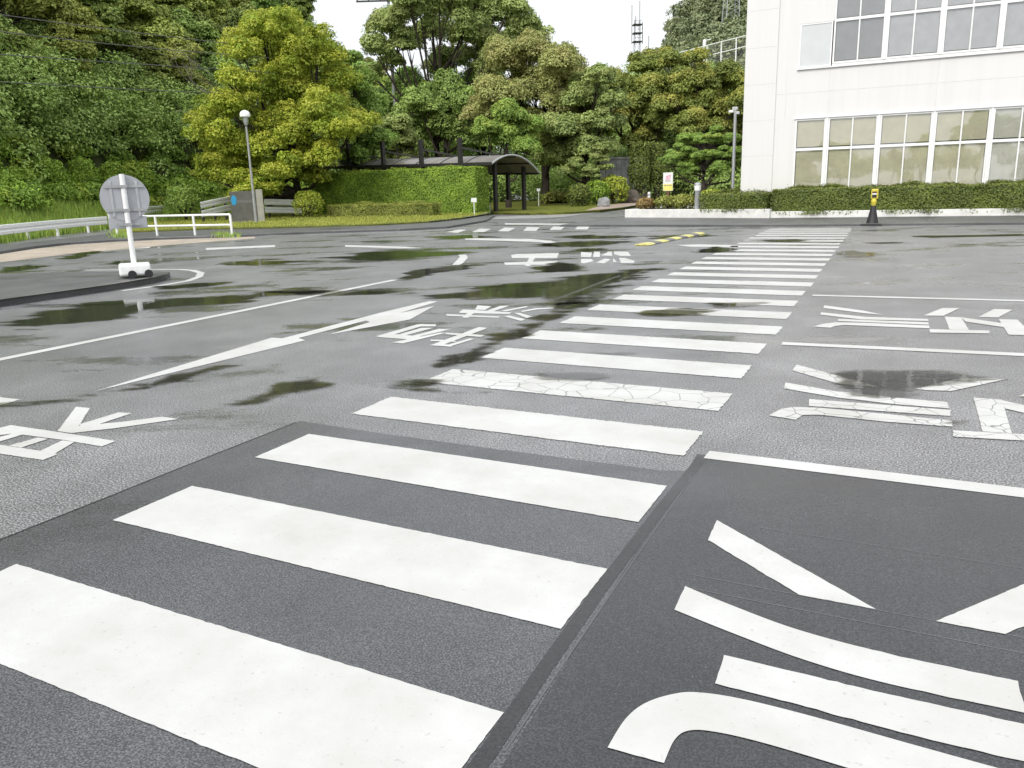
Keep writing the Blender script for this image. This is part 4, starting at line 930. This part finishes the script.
o = MB().add(vs, fs).build('roof', M['roof_sheet'], t, smooth=True); sm = o.modifiers.new('thick', 'SOLIDIFY'); sm.thickness = 0.02
for k in range(9):
    x = -0.3+k*(LS+0.3)/8; MB().tube([arch(u, x)+Vector((0, 0, 0.0)) for u in us], 0.042 if k else 0.055, 6).build('rib', M['dark_steel'] if k else M['grey_pole'], t)
for u in (-1, 1): MB().beam(arch(u, -0.3), arch(u, LS), 0.1, 0.16).build('eave_beam', M['dark_steel'], t)
for u in (-0.55, 0.0, 0.55): MB().beam(arch(u, -0.3)-Vector((0, 0, 0.07)), arch(u, LS)-Vector((0, 0, 0.07)), 0.05, 0.06).build('purlin', M['dark_steel'], t)
for k in range(5):
    x = 0.4+k*(LS-0.8)/4
    for u in (-0.5, 0.72): MB().box(x-0.09, x+0.09, yy*u*WS/2-0.09, yy*u*WS/2+0.09, -0.1, arch(u, x).z-0.05).build('post', M['dark_steel'], t)
for x in (2.0, 5.05, 8.3, 11.5, 14.5):
    u = -0.98; a = arch(u, x)
    MB().beam(a+Vector((0, 0, -0.3)), a+Vector((0, 0, 1.35)), 0.2, 0.2).build('mast', M['dark_steel'], t)
    MB().beam(a+Vector((0, 0, 0.85)), arch(-0.1, x-1.4), 0.07, 0.09).build('stay', M['dark_steel'], t)
    b = arch(0.98, x); MB().beam(b+Vector((0, 0, -1.5)), b+Vector((0, 0, 0.6)), 0.18, 0.18).build('mast', M['dark_steel'], t)

# ================================================================== HEDGES, SHRUBS
HR = G(477, 215.6); hd_ = Vector((-1, 0.075, 0)).normalized()
HL = HR.copy()
for q in range(400):
    HL = HR+hd_*q*0.05; v = np.array([HL.x, HL.y, 0])-CAM
    if 512+F_PX*(v@rt)/(v@fw) < 318: break
zt = HZ(HR, 487, 166.0)
hedge('tall_hedge', 'tall bright green clipped hedge in front of the dark shelter', HL, HR, 1.3, 0.1, zt, 'hedge', 21, 620, 0.075)
A, B = G(328, 219.3), G(432, 218.5)
hedge('low_hedge', 'low yellow green hedge with brown patches in front of the tall hedge', A, B, 0.9, 0.1, HZ(B, 440, 202.5), 'lowhedge', 22, 620, 0.06)
def ballp(px, yb, yt, wpx, zb=0.1):
    P = G(px, yb, zb); s_ = math.hypot(P.x, P.y)/F_PX; return P, wpx*s_/2, HZ(P, px, yt)-zb
P, r, h = ballp(309, 218.2, 191.5, 28); blob_bush('round_shrub', 'round bright yellow green clipped shrub left of the low hedge', 'shrub', P, r, r, h, 'ball', 31, 2600, 0.09)
P, r, h = ballp(579, 206.5, 184.5, 24); blob_bush('round_shrub', 'dark green round clipped shrub on the lawn, nearest to the shelter', 'shrub', P, r, r*0.9, h, 'boxhedge', 32, 2400, 0.13)
P, r, h = ballp(597, 204.8, 181.0, 24); blob_bush('round_shrub', 'mid green round shrub squeezed between the dark one and the largest', 'shrub', P, r, r*0.9, h, 'hedge', 33, 2200, 0.13)
P, r, h = ballp(613, 204.0, 176.5, 30); blob_bush('round_shrub', 'largest yellow green rounded shrub beside the brick path', 'shrub', P, r, r*0.9, h, 'ball', 34, 2600, 0.14)
for i, (px, w_, h_, c, lab) in enumerate(((646, 14, 8, 'redleaf', 'low reddish flower bush left of the notice board stake'), (668, 22, 9, 'lowhedge', 'low yellowish shrub under the notice board'), (684, 18, 10, 'lowhedge', 'low bushy shrub just left of the bollard light'), (712, 20, 12, 'ball', 'bright green shrub behind the short hedge by the bollard light'))):
    Q = PL(px, 1.6+0.5*(i % 2)+(2.2 if i == 3 else 0)); Q.z = zt2-0.08; s_ = math.hypot(Q.x, Q.y)/F_PX
    blob_bush('low_shrub', lab, 'shrub', Q, w_*s_/2*1.15, 0.7, h_*s_*1.4, c, 40+i, 900, 0.12)
bl = ['big rounded bush on the grass verge at the left edge of the photo', 'bushy tall shrub on the verge, second from the left edge', 'rounded shrub on the verge just left of the round sign', 'shrub on the verge right behind the top of the round sign', 'narrow shrub on the verge just right of the round sign']
for i, (px, yb, yt, w_, d_) in enumerate(((15, 200, 168, 30, 43), (51, 198, 160, 34, 45), (85, 196, 159, 28, 47), (115, 196, 163, 26, 49), (147, 197, 170, 22, 51))):
    d_ += 3.0; P = on_terr(D(px, d_), -0.1); s_ = d_*0.86/F_PX; w_ *= 0.95; h_ = AT(px, yt, d_).z-P.z
    blob_bush('verge_bush', bl[i], 'bush', P, w_*s_/2, w_*s_/2, h_, 'hedge', 50+i, 4200, 0.14)
P = G(187, 222.5); d_ = math.hypot(P.x, P.y); blob_bush('roadside_bush', 'bright green leafy bush where the guard rail ends left of the name stone', 'bush', P, 1.0, 1.0, HZ(P, 187, 186), 'fresh', 57, 2600, 0.14)

# rocks and stones
def rock(label, P, rx, ry, rz, mat, seed):
    mb = MB(); nn_, mm = 14, 9; vs = []
    for i in range(mm+1):
        ph = math.pi*i/mm
        for j_ in range(nn_):
            th = 2*math.pi*j_/nn_; v = Vector((math.sin(ph)*math.cos(th), math.sin(ph)*math.sin(th), math.cos(ph)))
            k_ = 1+0.28*mnoise.noise(v*1.6+Vector((seed, 0, 0)))+0.12*mnoise.noise(v*4+Vector((0, seed, 0)))
            vs.append((v.x*rx*k_, v.y*ry*k_, v.z*rz*k_+rz*0.55))
    mb.add(vs, [(i*nn_+j_, (i+1)*nn_+j_, (i+1)*nn_+(j_+1) % nn_, i*nn_+(j_+1) % nn_) for i in range(mm) for j_ in range(nn_)])
    o = mb.build('garden_rock', M[mat]); o.location = P; tag(o, label, 'rock')
rock('pale grey garden stone at the foot of the dark round shrub', G(603.5, 207.2, 0.1), 0.42, 0.35, 0.36, 'pale_rock', 3)
rock('brown rock beside the path right of the largest shrub', G(630, 203.2, 0.1), 0.75, 0.6, 0.55, 'rock', 7)
rock('dark flat rock behind the marker post', G(640, 202.6, 0.1), 0.7, 0.6, 0.7, 'rock', 12)

# ================================================================== TREES NEAR THE SITE
b1 = D(297, 48.5, 0.0)
tree_from('camphor_tree', 'large camphor tree with bright yellow young leaves left of the tall hedge', 'tree', b1, 297,
    [(285,40,30),(258,52,22),(315,62,28),(240,108,26),(215,135,22),(268,95,26),(300,95,26),(330,110,28),(350,85,20),(345,135,26),(225,165,22),(262,150,26),(300,140,28),(275,175,18),(340,60,20),(365,125,16),(250,190,16),(300,28,20),(275,25,16),(320,160,24),(235,180,20),(290,170,22),(245,80,18),(330,35,14),(300,75,26),(275,125,26),(312,118,26),(228,150,20),(255,170,22),(215,178,16),(240,196,16),(270,192,16),(320,180,16),(212,120,18)],
    48.5, 'camphor', 101, 48000, 0.17, 7.0, 0.30, 0.75, per=9, front=True)
b2 = D(362, 52, 0.0)
tree_from('broadleaf_tree', 'mid green pointed tree just right of the yellow camphor tree', 'tree', b2, 355, [(350,60,14),(358,85,20),(368,110,20),(352,125,24),(372,145,18),(355,160,20)], 52, 'fresh', 102, 11000, 0.18, 8.5, 0.24, 0.15)
b3 = D(440, 76, 0.0)
tree_from('broadleaf_tree', 'tallest open crowned tree with sky showing between its boughs', 'tree', b3, 440,
    [(400,25,22),(385,50,16),(430,12,24),(465,8,26),(500,15,26),(525,30,18),(470,35,26),(495,45,22),(440,35,18),(400,62,14),(380,72,12),(462,60,20),(490,75,18),(530,48,14),(415,45,16),(448,0,20),(485,-2,20),(512,8,16),(445,70,16),(540,32,12),(505,55,20),(420,0,16)], 76, 'greygreen', 103, 36000, 0.25, 15, 0.36, 0.25, per=8, inner=0.05)
b4 = D(545, 62, 0.0)
tree_from('broadleaf_tree', 'brownish olive rounded tree behind the shelter entrance', 'tree', b4, 540,
    [(505,65,26),(530,55,24),(555,70,26),(500,95,26),(480,115,20),(530,95,28),(575,85,22),(560,110,26),(520,125,24),(590,110,20),(548,140,24)], 62, 'olive', 104, 34000, 0.21, 9.0, 0.3, 0.4, per=8, front=True)
b5 = D(508, 52, 0.0)
tree_from('broadleaf_tree', 'fresh green low tree rising just above the end of the shelter roof', 'tree', b5, 508, [(510,118,18),(530,128,16),(490,130,14),(505,140,18),(530,148,16)], 52, 'fresh', 105, 9000, 0.17, 4.6, 0.18, 0.45)
b6 = D(585, 57, 0.0)
tree_from('broadleaf_tree', 'grey green dense tree over the round shrubs', 'tree', b6, 580, [(578,100,24),(560,130,24),(595,125,20),(575,150,24),(550,160,18),(600,150,14),(607,105,14),(595,80,16)], 57, 'greygreen', 106, 22000, 0.2, 6.6, 0.24, 0.2, per=8, front=True)
b7 = D(588, 54, 0.0)
tree_from('garden_tree', 'small layered green garden tree above the dark round shrub', 'tree', b7, 588, [(580,165,11),(598,160,10),(606,168,8),(570,172,10),(590,175,11)], 54, 'greygreen', 107, 4000, 0.13, 2.6, 0.09, 0.3, dup_back=False, flat=0.5)
b8 = D(640, 66, 0.0)
tree_from('broadleaf_tree', 'yellow tinged tree right of the sky gap, below the radio mast', 'tree', b8, 640, [(640,68,18),(625,90,20),(655,92,22),(635,115,24),(612,120,18),(660,125,22),(640,145,20),(618,85,14)], 66, 'camphor_dull', 108, 17000, 0.23, 6.5, 0.3, 0.22, per=10)
b9 = D(702, 64, 0.0)
tree_from('broadleaf_tree', 'broad tree tipped with orange yellow shoots next to the office corner', 'tree', b9, 700, [(690,85,22),(715,78,20),(735,85,16),(670,105,20),(700,105,24),(730,110,22),(685,130,22),(715,135,22),(745,130,18),(665,65,16),(745,95,14),(690,60,12)], 64, 'camphor_dull', 109, 22000, 0.22, 6.0, 0.32, 0.38, per=10)
b10 = PL(703, 6.5); b10.z = 0.1; d10 = math.hypot(b10.x, b10.y)
tree_from('garden_tree', 'spreading light green garden tree behind the bollard light', 'tree', b10, 703, [(690,142,14),(712,140,14),(678,155,13),(700,158,15),(722,155,14),(735,165,10),(668,162,9),(688,172,12),(715,172,12),(730,140,10)], d10, 'fresh', 110, 13000, 0.12, 2.9, 0.12, 0.2, dup_back=False, flat=0.5, per=8)
b11 = D(402, 66, 0.0)
tree_from('broadleaf_tree', 'grey green bushy tree seen between the camphor tree and the tall one', 'tree', b11, 402, [(400,120,18),(390,140,18),(412,138,16),(402,155,18)], 60, 'greygreen', 111, 9000, 0.2, 6, 0.22, 0.3)
DK = [(448,72,[(448,100,26),(425,108,22),(470,110,22),(445,130,26),(420,135,22),(470,140,22)]), (415,84,[(412,95,24),(395,105,20),(430,120,24),(400,130,22)]), (485,80,[(485,95,26),(505,110,24),(470,120,24),(490,140,26)]), (620,82,[(620,125,26),(600,135,22),(645,140,24),(620,155,24)]), (690,86,[(690,90,24),(720,100,26),(665,95,22),(745,110,24),(700,130,26)])]
dl = ['dark dense evergreen behind the shelter roof', 'dark evergreen deep behind the camphor tree', 'dark evergreen directly behind the olive tree', 'dark evergreen over the grey retaining wall', 'dark evergreen behind the yellow tipped trees by the office']
for i, (px, d_, lb) in enumerate(DK):
    tree_from('evergreen_tree', dl[i], 'tree', on_terr(D(px, d_)), px, lb, d_, 'deep', 120+i, 13000, 0.26, 8 if i < 4 else 3, 0.3, 0.2)
# clipped conifer columns
for i, (px, lab) in enumerate(((640, 'left one of two dark clipped conifer columns before the wall'), (657, 'right one of two dark clipped conifer columns before the wall'))):
    d_ = 56+i*0.6; P = D(px, d_, 0); blob_bush('conifer_column', lab, 'conifer', P, 0.66, 0.62, AT(px, 147, d_).z, 'boxhedge', 61+i, 5200, 0.14, 'clipped conifer columns', 5.0)
A, B = D(600, 60, 0), D(650, 63, 0); d = B-A
t = thing('retaining_wall', 'stained grey concrete wall in the shade left of the conifer columns', 'wall', A, math.atan2(d.y, d.x)); zt = AT(620, 159, 61).z
MB().box(0, d.length, 0, 0.35, -0.2, zt).build('face', M['ret_wall'], t); MB().box(-0.1, d.length+0.1, -0.06, 0.45, zt+0.002, zt+0.14).build('coping', M['ret_wall'], t, bevel=0.01)
mb = MB()
for k in range(1, int(d.length/0.5)): mb.box(k*0.5-0.008, k*0.5+0.008, -0.003, 0.002, -0.1, zt-0.03)
mb.build('joint', M['tar'], t)
# bare leafless tree left of the camphor
rng = np.random.default_rng(5); d_ = 50; P = on_terr(D(258, d_)); t = thing('bare_tree', 'leafless pale grey tree with forking boughs left of the camphor crown', 'tree', P)
mb = MB()
def bough(a, dir_, L, r, lv):
    pts = [a]; 
    for k in range(4): dir_ = (dir_+Vector(rng.normal(size=3))*0.13).normalized(); pts.append(pts[-1]+dir_*L/4)
    mb.tube(pts, [r, r*0.85, r*0.7, r*0.55, r*0.4], 6)
    if lv > 0:
        for k in range(3 if lv > 1 else 4):
            q = rng.integers(2, 5); nd2 = (dir_+Vector(rng.normal(size=3))*0.55+Vector((0, 0, 0.15))).normalized(); bough(pts[q], nd2, L*0.6, r*0.45, lv-1)
hb = AT(247, 50, d_).z-P.z
bough(Vector((0, 0, -0.2)), Vector((0, 0, 1)), hb*0.5, 0.14, 0)
for a_ in (-0.5, -0.25, 0.1, 0.4, -0.8): bough(Vector((0, 0, hb*0.45)), (LAT*a_+DEP*rng.normal()*0.25+Vector((0, 0, 1))).normalized(), hb*0.36, 0.07, 3)
mb.build('branches', M['grey_bark'], t)

# ================================================================== FOREST
def forest_proto(seed, mat, R, H, n, leaf, shoots):
    rng = np.random.default_rng(seed); t = thing('forest_tree', '', 'tree')
    lobes = []
    for _ in range(9):
        a = rng.uniform(0, 6.28); q = R*rng.uniform(0.15, 0.6); lobes.append((math.cos(a)*q, math.sin(a)*q, H*rng.uniform(0.38, 0.82), R*rng.uniform(0.38, 0.52)))
    lobes.append((0, 0, H*0.86, R*0.42))
    trunk_mb(H*0.85, 0.026*H, lobes[:6], rng).build('trunk', M['bark'], t, smooth=True)
    link_mesh('crown', crown_mesh('crown', sub_clumps(lobes, rng, 10, (0.32, 0.52)), n, leaf, rng, shoots, 0.75, 0.1), FO[mat], t); return t
protos = [forest_proto(201, 'forest', 3.4, 9.5, 9000, 0.27, 0.25), forest_proto(202, 'deep', 3.2, 8.5, 9000, 0.26, 0.15), forest_proto(203, 'forest', 3.8, 10.5, 10000, 0.28, 0.45),
          forest_proto(204, 'olive', 3.3, 9.0, 9000, 0.26, 0.3), forest_proto(205, 'deep', 3.6, 9.5, 9500, 0.27, 0.1)]
used = [False]*5; rf = random.Random(12)
FL = ['mid green tree in the hillside forest on the left', 'dark evergreen tree in the hillside forest on the left', 'light green tree in the hillside forest on the left', 'olive brown tree in the hillside forest on the left', 'deep green tall tree in the hillside forest on the left']
def plant(k, P, sc, label, group):
    if not used[k]: o = protos[k]; used[k] = True
    else: o = copy_tree(protos[k])
    o.location = P; o.scale = (sc*rf.uniform(0.9, 1.15), sc*rf.uniform(0.9, 1.15), sc); o.rotation_euler = (0, 0, rf.uniform(0, 6.28)); o['label'] = label; o['group'] = group; return o
def pxs(d0, d1, step): return None
for row, (q, spacing) in enumerate(((16.5, 4.2), (20, 4.6), (23.5, 5.0), (24, 5.6), (31, 6.2), (39, 7.0), (48, 8.0), (58, 9), (69, 10), (82, 11))):
    p = -260.0
    while p < 470:
        d_ = interp(p, RAIL)+q+rf.uniform(-1.5, 1.5); P = on_terr(D(p, d_), -0.4)
        if not (p > 395 and row < 3):
            tone = mnoise.noise(Vector((p*0.012, q*0.07, 3)))+rf.uniform(-0.35, 0.35)
            k = 1 if row < 2 and rf.random() < 0.55 else (4 if tone < -0.25 else 1 if tone < -0.05 else 0 if tone < 0.2 else 2 if tone < 0.45 else 3)
            plant(k, P, rf.uniform(0.8, 1.2)*(0.85 if row == 0 else 1.0), FL[k], 'forest trees on the left hillside')
        p += spacing/d_*F_PX*rf.uniform(0.85, 1.15)*0.95
# far hill on the right: a wood that reads as one mass
rng = np.random.default_rng(77); cl = []
for _ in range(420):
    px = rng.uniform(640, 900); d_ = rng.uniform(122, 225); P = D(px, d_); z = terr(P.x, P.y)
    r = rng.uniform(2.2, 3.8); 
    for _q in range(3): cl.append((P.x+rng.normal()*1.6, P.y+rng.normal()*1.6, z+rng.uniform(2.5, 6.5), r*rng.uniform(0.5, 0.85)))
o = link_mesh('far_wood', crown_mesh('far_wood', cl, 60000, 0.75, rng, 0.2, 0.8, 0.08), FO['far']); tag(o, kind='stuff')
# low thicket that closes the view under the trees behind the site
cl = []
for _ in range(420):
    px = rng.uniform(330, 640); d_ = rng.uniform(82, 104); P = D(px, d_); z = max(0, terr(P.x, P.y))
    cl.append((P.x, P.y, z+rng.uniform(0.4, 7.5), rng.uniform(1.2, 2.4)))
for _ in range(260):
    px = rng.uniform(440, 640); d_ = rng.uniform(72, 82); P = D(px, d_); cl.append((P.x, P.y, rng.uniform(0.2, 2.8), rng.uniform(0.8, 1.5)))
for _ in range(330):
    px = rng.uniform(590, 790); d_ = rng.uniform(63, 82); P = D(px, d_); z = max(0, terr(P.x, P.y))
    cl.append((P.x, P.y, z+rng.uniform(0.2, 1.4), rng.uniform(0.8, 1.6)))
for _ in range(900):
    px = rng.uniform(-260, 400); d_ = interp(px, RAIL)+rng.uniform(15, 48); P = on_terr(D(px, d_)); cl.append((P.x, P.y, P.z+rng.uniform(0.2, 2.6), rng.uniform(0.9, 1.8)))
for _ in range(520):
    px = rng.uniform(-260, 385); d_ = interp(px, RAIL)+rng.uniform(11, 17.5); P = on_terr(D(px, d_)); cl.append((P.x, P.y, P.z+rng.uniform(0.3, 4.6), rng.uniform(0.8, 1.5)))
for _ in range(500):
    px = rng.uniform(120, 375); d_ = interp(px, RAIL)+rng.uniform(30, 95); P = on_terr(D(px, d_)); cl.append((P.x, P.y, P.z+rng.uniform(0.6, 4.5), rng.uniform(1.4, 2.4)))
o = link_mesh('thicket', crown_mesh('thicket', cl, 170000, 0.24, rng, 0.15, 0.8, 0.1), FO['deep']); tag(o, kind='stuff')
cl = []
for _ in range(300):
    px = rng.uniform(-200, 330); d_ = interp(px, RAIL)+rng.uniform(6.0, 13.5); P = on_terr(D(px, d_)); cl.append((P.x, P.y, P.z+rng.uniform(0.0, 0.6), rng.uniform(0.45, 0.95)))
o = link_mesh('undergrowth', crown_mesh('undergrowth', cl, 34000, 0.17, rng, 0.3, 0.8, 0.1), FO['hedge']); tag(o, kind='stuff')
cl = []
for _ in range(50):
    px = rng.uniform(545, 585); d_ = rng.uniform(60, 66); P = D(px, d_); cl.append((P.x, P.y, rng.uniform(0.1, 0.6), rng.uniform(0.3, 0.7)))
o = link_mesh('undergrowth', crown_mesh('undergrowth', cl, 4000, 0.2, rng, 0.35, 0.7, 0.1), FO['lowhedge']); tag(o, kind='stuff')
# the woods behind the photographer, which the windows and puddles mirror
for i in range(26):
    P = Vector((-52+i*4.1+rf.uniform(-1.5, 1.5), -62-rf.uniform(0, 14), -0.2)); plant(i % 5, P, rf.uniform(0.58, 0.8)*(1.0 if P.x < 0 else 1.0+min(1.0, P.x/14)), 'tree of the row behind the photographer, seen only mirrored in the office windows', 'trees behind the photographer')
rng = np.random.default_rng(88); cl = [(rng.uniform(-56, 56), rng.uniform(-66, -58), rng.uniform(0.5, 4.5), rng.uniform(1.2, 2.0)) for _ in range(150)]
o = link_mesh('thicket', crown_mesh('thicket', cl, 9000, 0.5, rng, 0.15, 0.8, 0.1), FO['deep']); tag(o, kind='stuff')

# grass
pts = []
rng = np.random.default_rng(3)
while len(pts) < 9500:
    px = rng.uniform(-140, 260); d_ = interp(px, RAIL)+0.3+rng.random()*10.5; P = D(px, d_); pts.append((P.x, P.y, max(0, terr(P.x, P.y))-0.02))
tufts('verge_grass', pts, 0.42, 'grass', 71, 6, 0.035, 0.16)
pts = []
while len(pts) < 5200:
    px = rng.uniform(110, 490); py = rng.uniform(212, 235)
    P = G(px, py); a = np.array(lawn_l); x, y = P.x, P.y; ins = False
    for i in range(len(a)):
        (x0, y0), (x1, y1) = a[i], a[(i+1) % len(a)]
        if (y0 > y) != (y1 > y) and x < x0+(y-y0)/(y1-y0)*(x1-x0): ins = not ins
    if ins: pts.append((x, y, 0.135))
tufts('lawn_grass', pts, 0.085, 'lawngrass', 72, 4, 0.014, 0.14)
pts = []
for _ in range(60): 
    P = G(rng.uniform(112, 128)+0*1, rng.uniform(230, 238), 0.09); pts.append((P.x, P.y, 0.09))
for _ in range(50): P = G(rng.uniform(214, 240), rng.uniform(235.5, 238)); pts.append((P.x, P.y, 0.02))
tufts('weeds', pts, 0.16, 'grass', 73, 5, 0.02, 0.12)

# ================================================================== WIRES, POLES, MASTS
lines = [((-60, 6), (100, 28), (225, 43), 'highest of the four dark power lines crossing the left hillside'), ((-60, 24), (110, 44), (245, 56), 'second highest power line crossing the left hillside'),
         ((-60, 50), (80, 60), (245, 71), 'third power line down across the left hillside'), ((-60, 78), (90, 87), (215, 93), 'lowest power line across the left hillside')]
for (a, b, c, lab) in lines:
    dd_ = 44; A, B, C = AT(a[0], a[1], 40), AT(b[0], b[1], 43), AT(c[0], c[1], 46); mb = MB()
    pts = [A*(2*(t_-0.5)*(t_-1))+B*(-4*t_*(t_-1))+C*(2*t_*(t_-0.5)) for t_ in np.linspace(-0.5, 1.1, 22)]
    o = mb.tube(pts, 0.018, 5).build('power_line', M['cable']); tag(o, lab, 'power line')
P = D(400, 82, 0); zt = AT(399, -14, 82).z
t = thing('utility_pole', 'concrete utility pole with crossarms sticking out above the tall open tree', 'utility pole', P)
MB().tube([(0, 0, -0.2), (0, 0, zt)], [0.2, 0.12], 12).build('pole', M['grey_pole'], t, smooth=True)
for z, x0, x1 in ((AT(399, 1, 82).z, -2.9, 0.5), (AT(399, 15, 82).z, -0.95, 0.25)):
    a_ = MB().beam(LAT*x0+Vector((0, -0.18, z)), LAT*x1+Vector((0, -0.18, z)), 0.12, 0.14).build('crossarm', M['dark_steel'], t)
    for u in np.linspace(x0+0.1, x1-0.1, 4): MB().lathe([(0.05, 0), (0.09, 0.05), (0.05, 0.1), (0.08, 0.16), (0.03, 0.22)], tuple(LAT*u+Vector((0, -0.18, z+0.072))), 8).build('insulator', M['grey_pole'], a_)
def mast(label, px, dist, ybase, platforms, ytop, wpx, nm, whips):
    P = D(px, dist, terr(*D(px, dist)[:2])); s_ = dist/F_PX; t = thing(nm, label, 'tower', P, 0.5); w_ = wpx*s_/2; zb = 0; zt_ = AT(px, ytop, dist).z-P.z
    for sx, sy in ((-1, -1), (1, -1), (1, 1), (-1, 1)): MB().tube([(sx*w_*1.25, sy*w_*1.25, zb), (sx*w_*0.8, sy*w_*0.8, zt_)], 0.06, 6).build('leg', M['galv'], t)
    br = MB(); nz = 14
    for k in range(nz):
        z0, z1 = zt_*k/nz, zt_*(k+1)/nz; a_ = w_*(1.25-0.45*k/nz)
        for (q0, q1) in (((-1, -1), (1, -1)), ((1, -1), (1, 1)), ((1, 1), (-1, 1)), ((-1, 1), (-1, -1))): br.beam((q0[0]*a_, q0[1]*a_, z0), (q1[0]*a_, q1[1]*a_, z1), 0.035, 0.035)
    br.build('bracing', M['galv'], t)
    for y in platforms:
        z = AT(px, y, dist).z-P.z; MB().box(-w_*1.5, w_*1.5, -w_*1.5, w_*1.5, z-0.06, z+0.06).box(-w_*1.5, w_*1.5, -w_*1.52, -w_*1.5, z+0.5, z+0.54).build('platform', M['dark_steel'], t)
    for (x, y0, y1) in whips: 
        q = LAT*((x-px)*s_); MB().tube([(q.x, 0, AT(px, y0, dist).z-P.z), (q.x, 0, AT(px, y1, dist).z-P.z)], 0.075, 6).build('antenna', M['grey_pole'], t)
mast('slim radio mast with dark platforms standing in the sky gap', 636, 140, 70, [25, 33.5, 42], 20, 5.5, 'radio_mast', [(630.5, 44, 5), (634.5, 26, 16), (638.5, 26, 1), (641.5, 44, 22), (648, 60, 36)])
mast('grey lattice tower half hidden at the top of the far right hill', 725, 150, 16, [-8], -14, 12, 'lattice_tower', [])
# hillside fence and lamp above the yellow trees
fa, fb = AT(680, 52.5, 84), AT(752, 34, 78); 
t = thing('hillside_fence', 'pale mesh fence on posts along the terrace above the yellow tipped trees', 'fence', fa); dv2 = fb-fa; hF = 2.4
for z in (0, -0.9): MB().tube([Vector((0, 0, z)), dv2+Vector((0, 0, z))], 0.045, 8).build('rail', M['white_metal'], t)
for u in np.linspace(0, 1, 6): MB().tube([dv2*u+Vector((0, 0, -hF)), dv2*u], 0.06, 8).build('post', M['white_metal'], t)
mb = MB()
for k in range(60): u = k/60; mb.tube([dv2*u+Vector((0, 0, -hF+0.1)), dv2*min(1, u+0.03)+Vector((0, 0, 0))], 0.008, 3)
mb.build('mesh', M['galv'], t)
P = AT(704.5, 40, 86); t = thing('hillside_lamp', 'white lamp on a thin pole above the terrace fence', 'lamp', (P.x, P.y, P.z-3.2))
MB().tube([(0, 0, -2), (0, 0, 3.0)], 0.06, 8).build('pole', M['white_metal'], t, smooth=True); MB().lathe([(0.1, 2.3), (0.16, 2.4), (0.17, 3.1), (0.08, 3.25)], n=12).build('lamp_head', M['white_plastic'], t, smooth=True)
MB().beam((0, 0, 3.15), tuple(LAT*0.6+Vector((0, 0, 3.25))), 0.1, 0.08).build('arm', M['white_metal'], t)
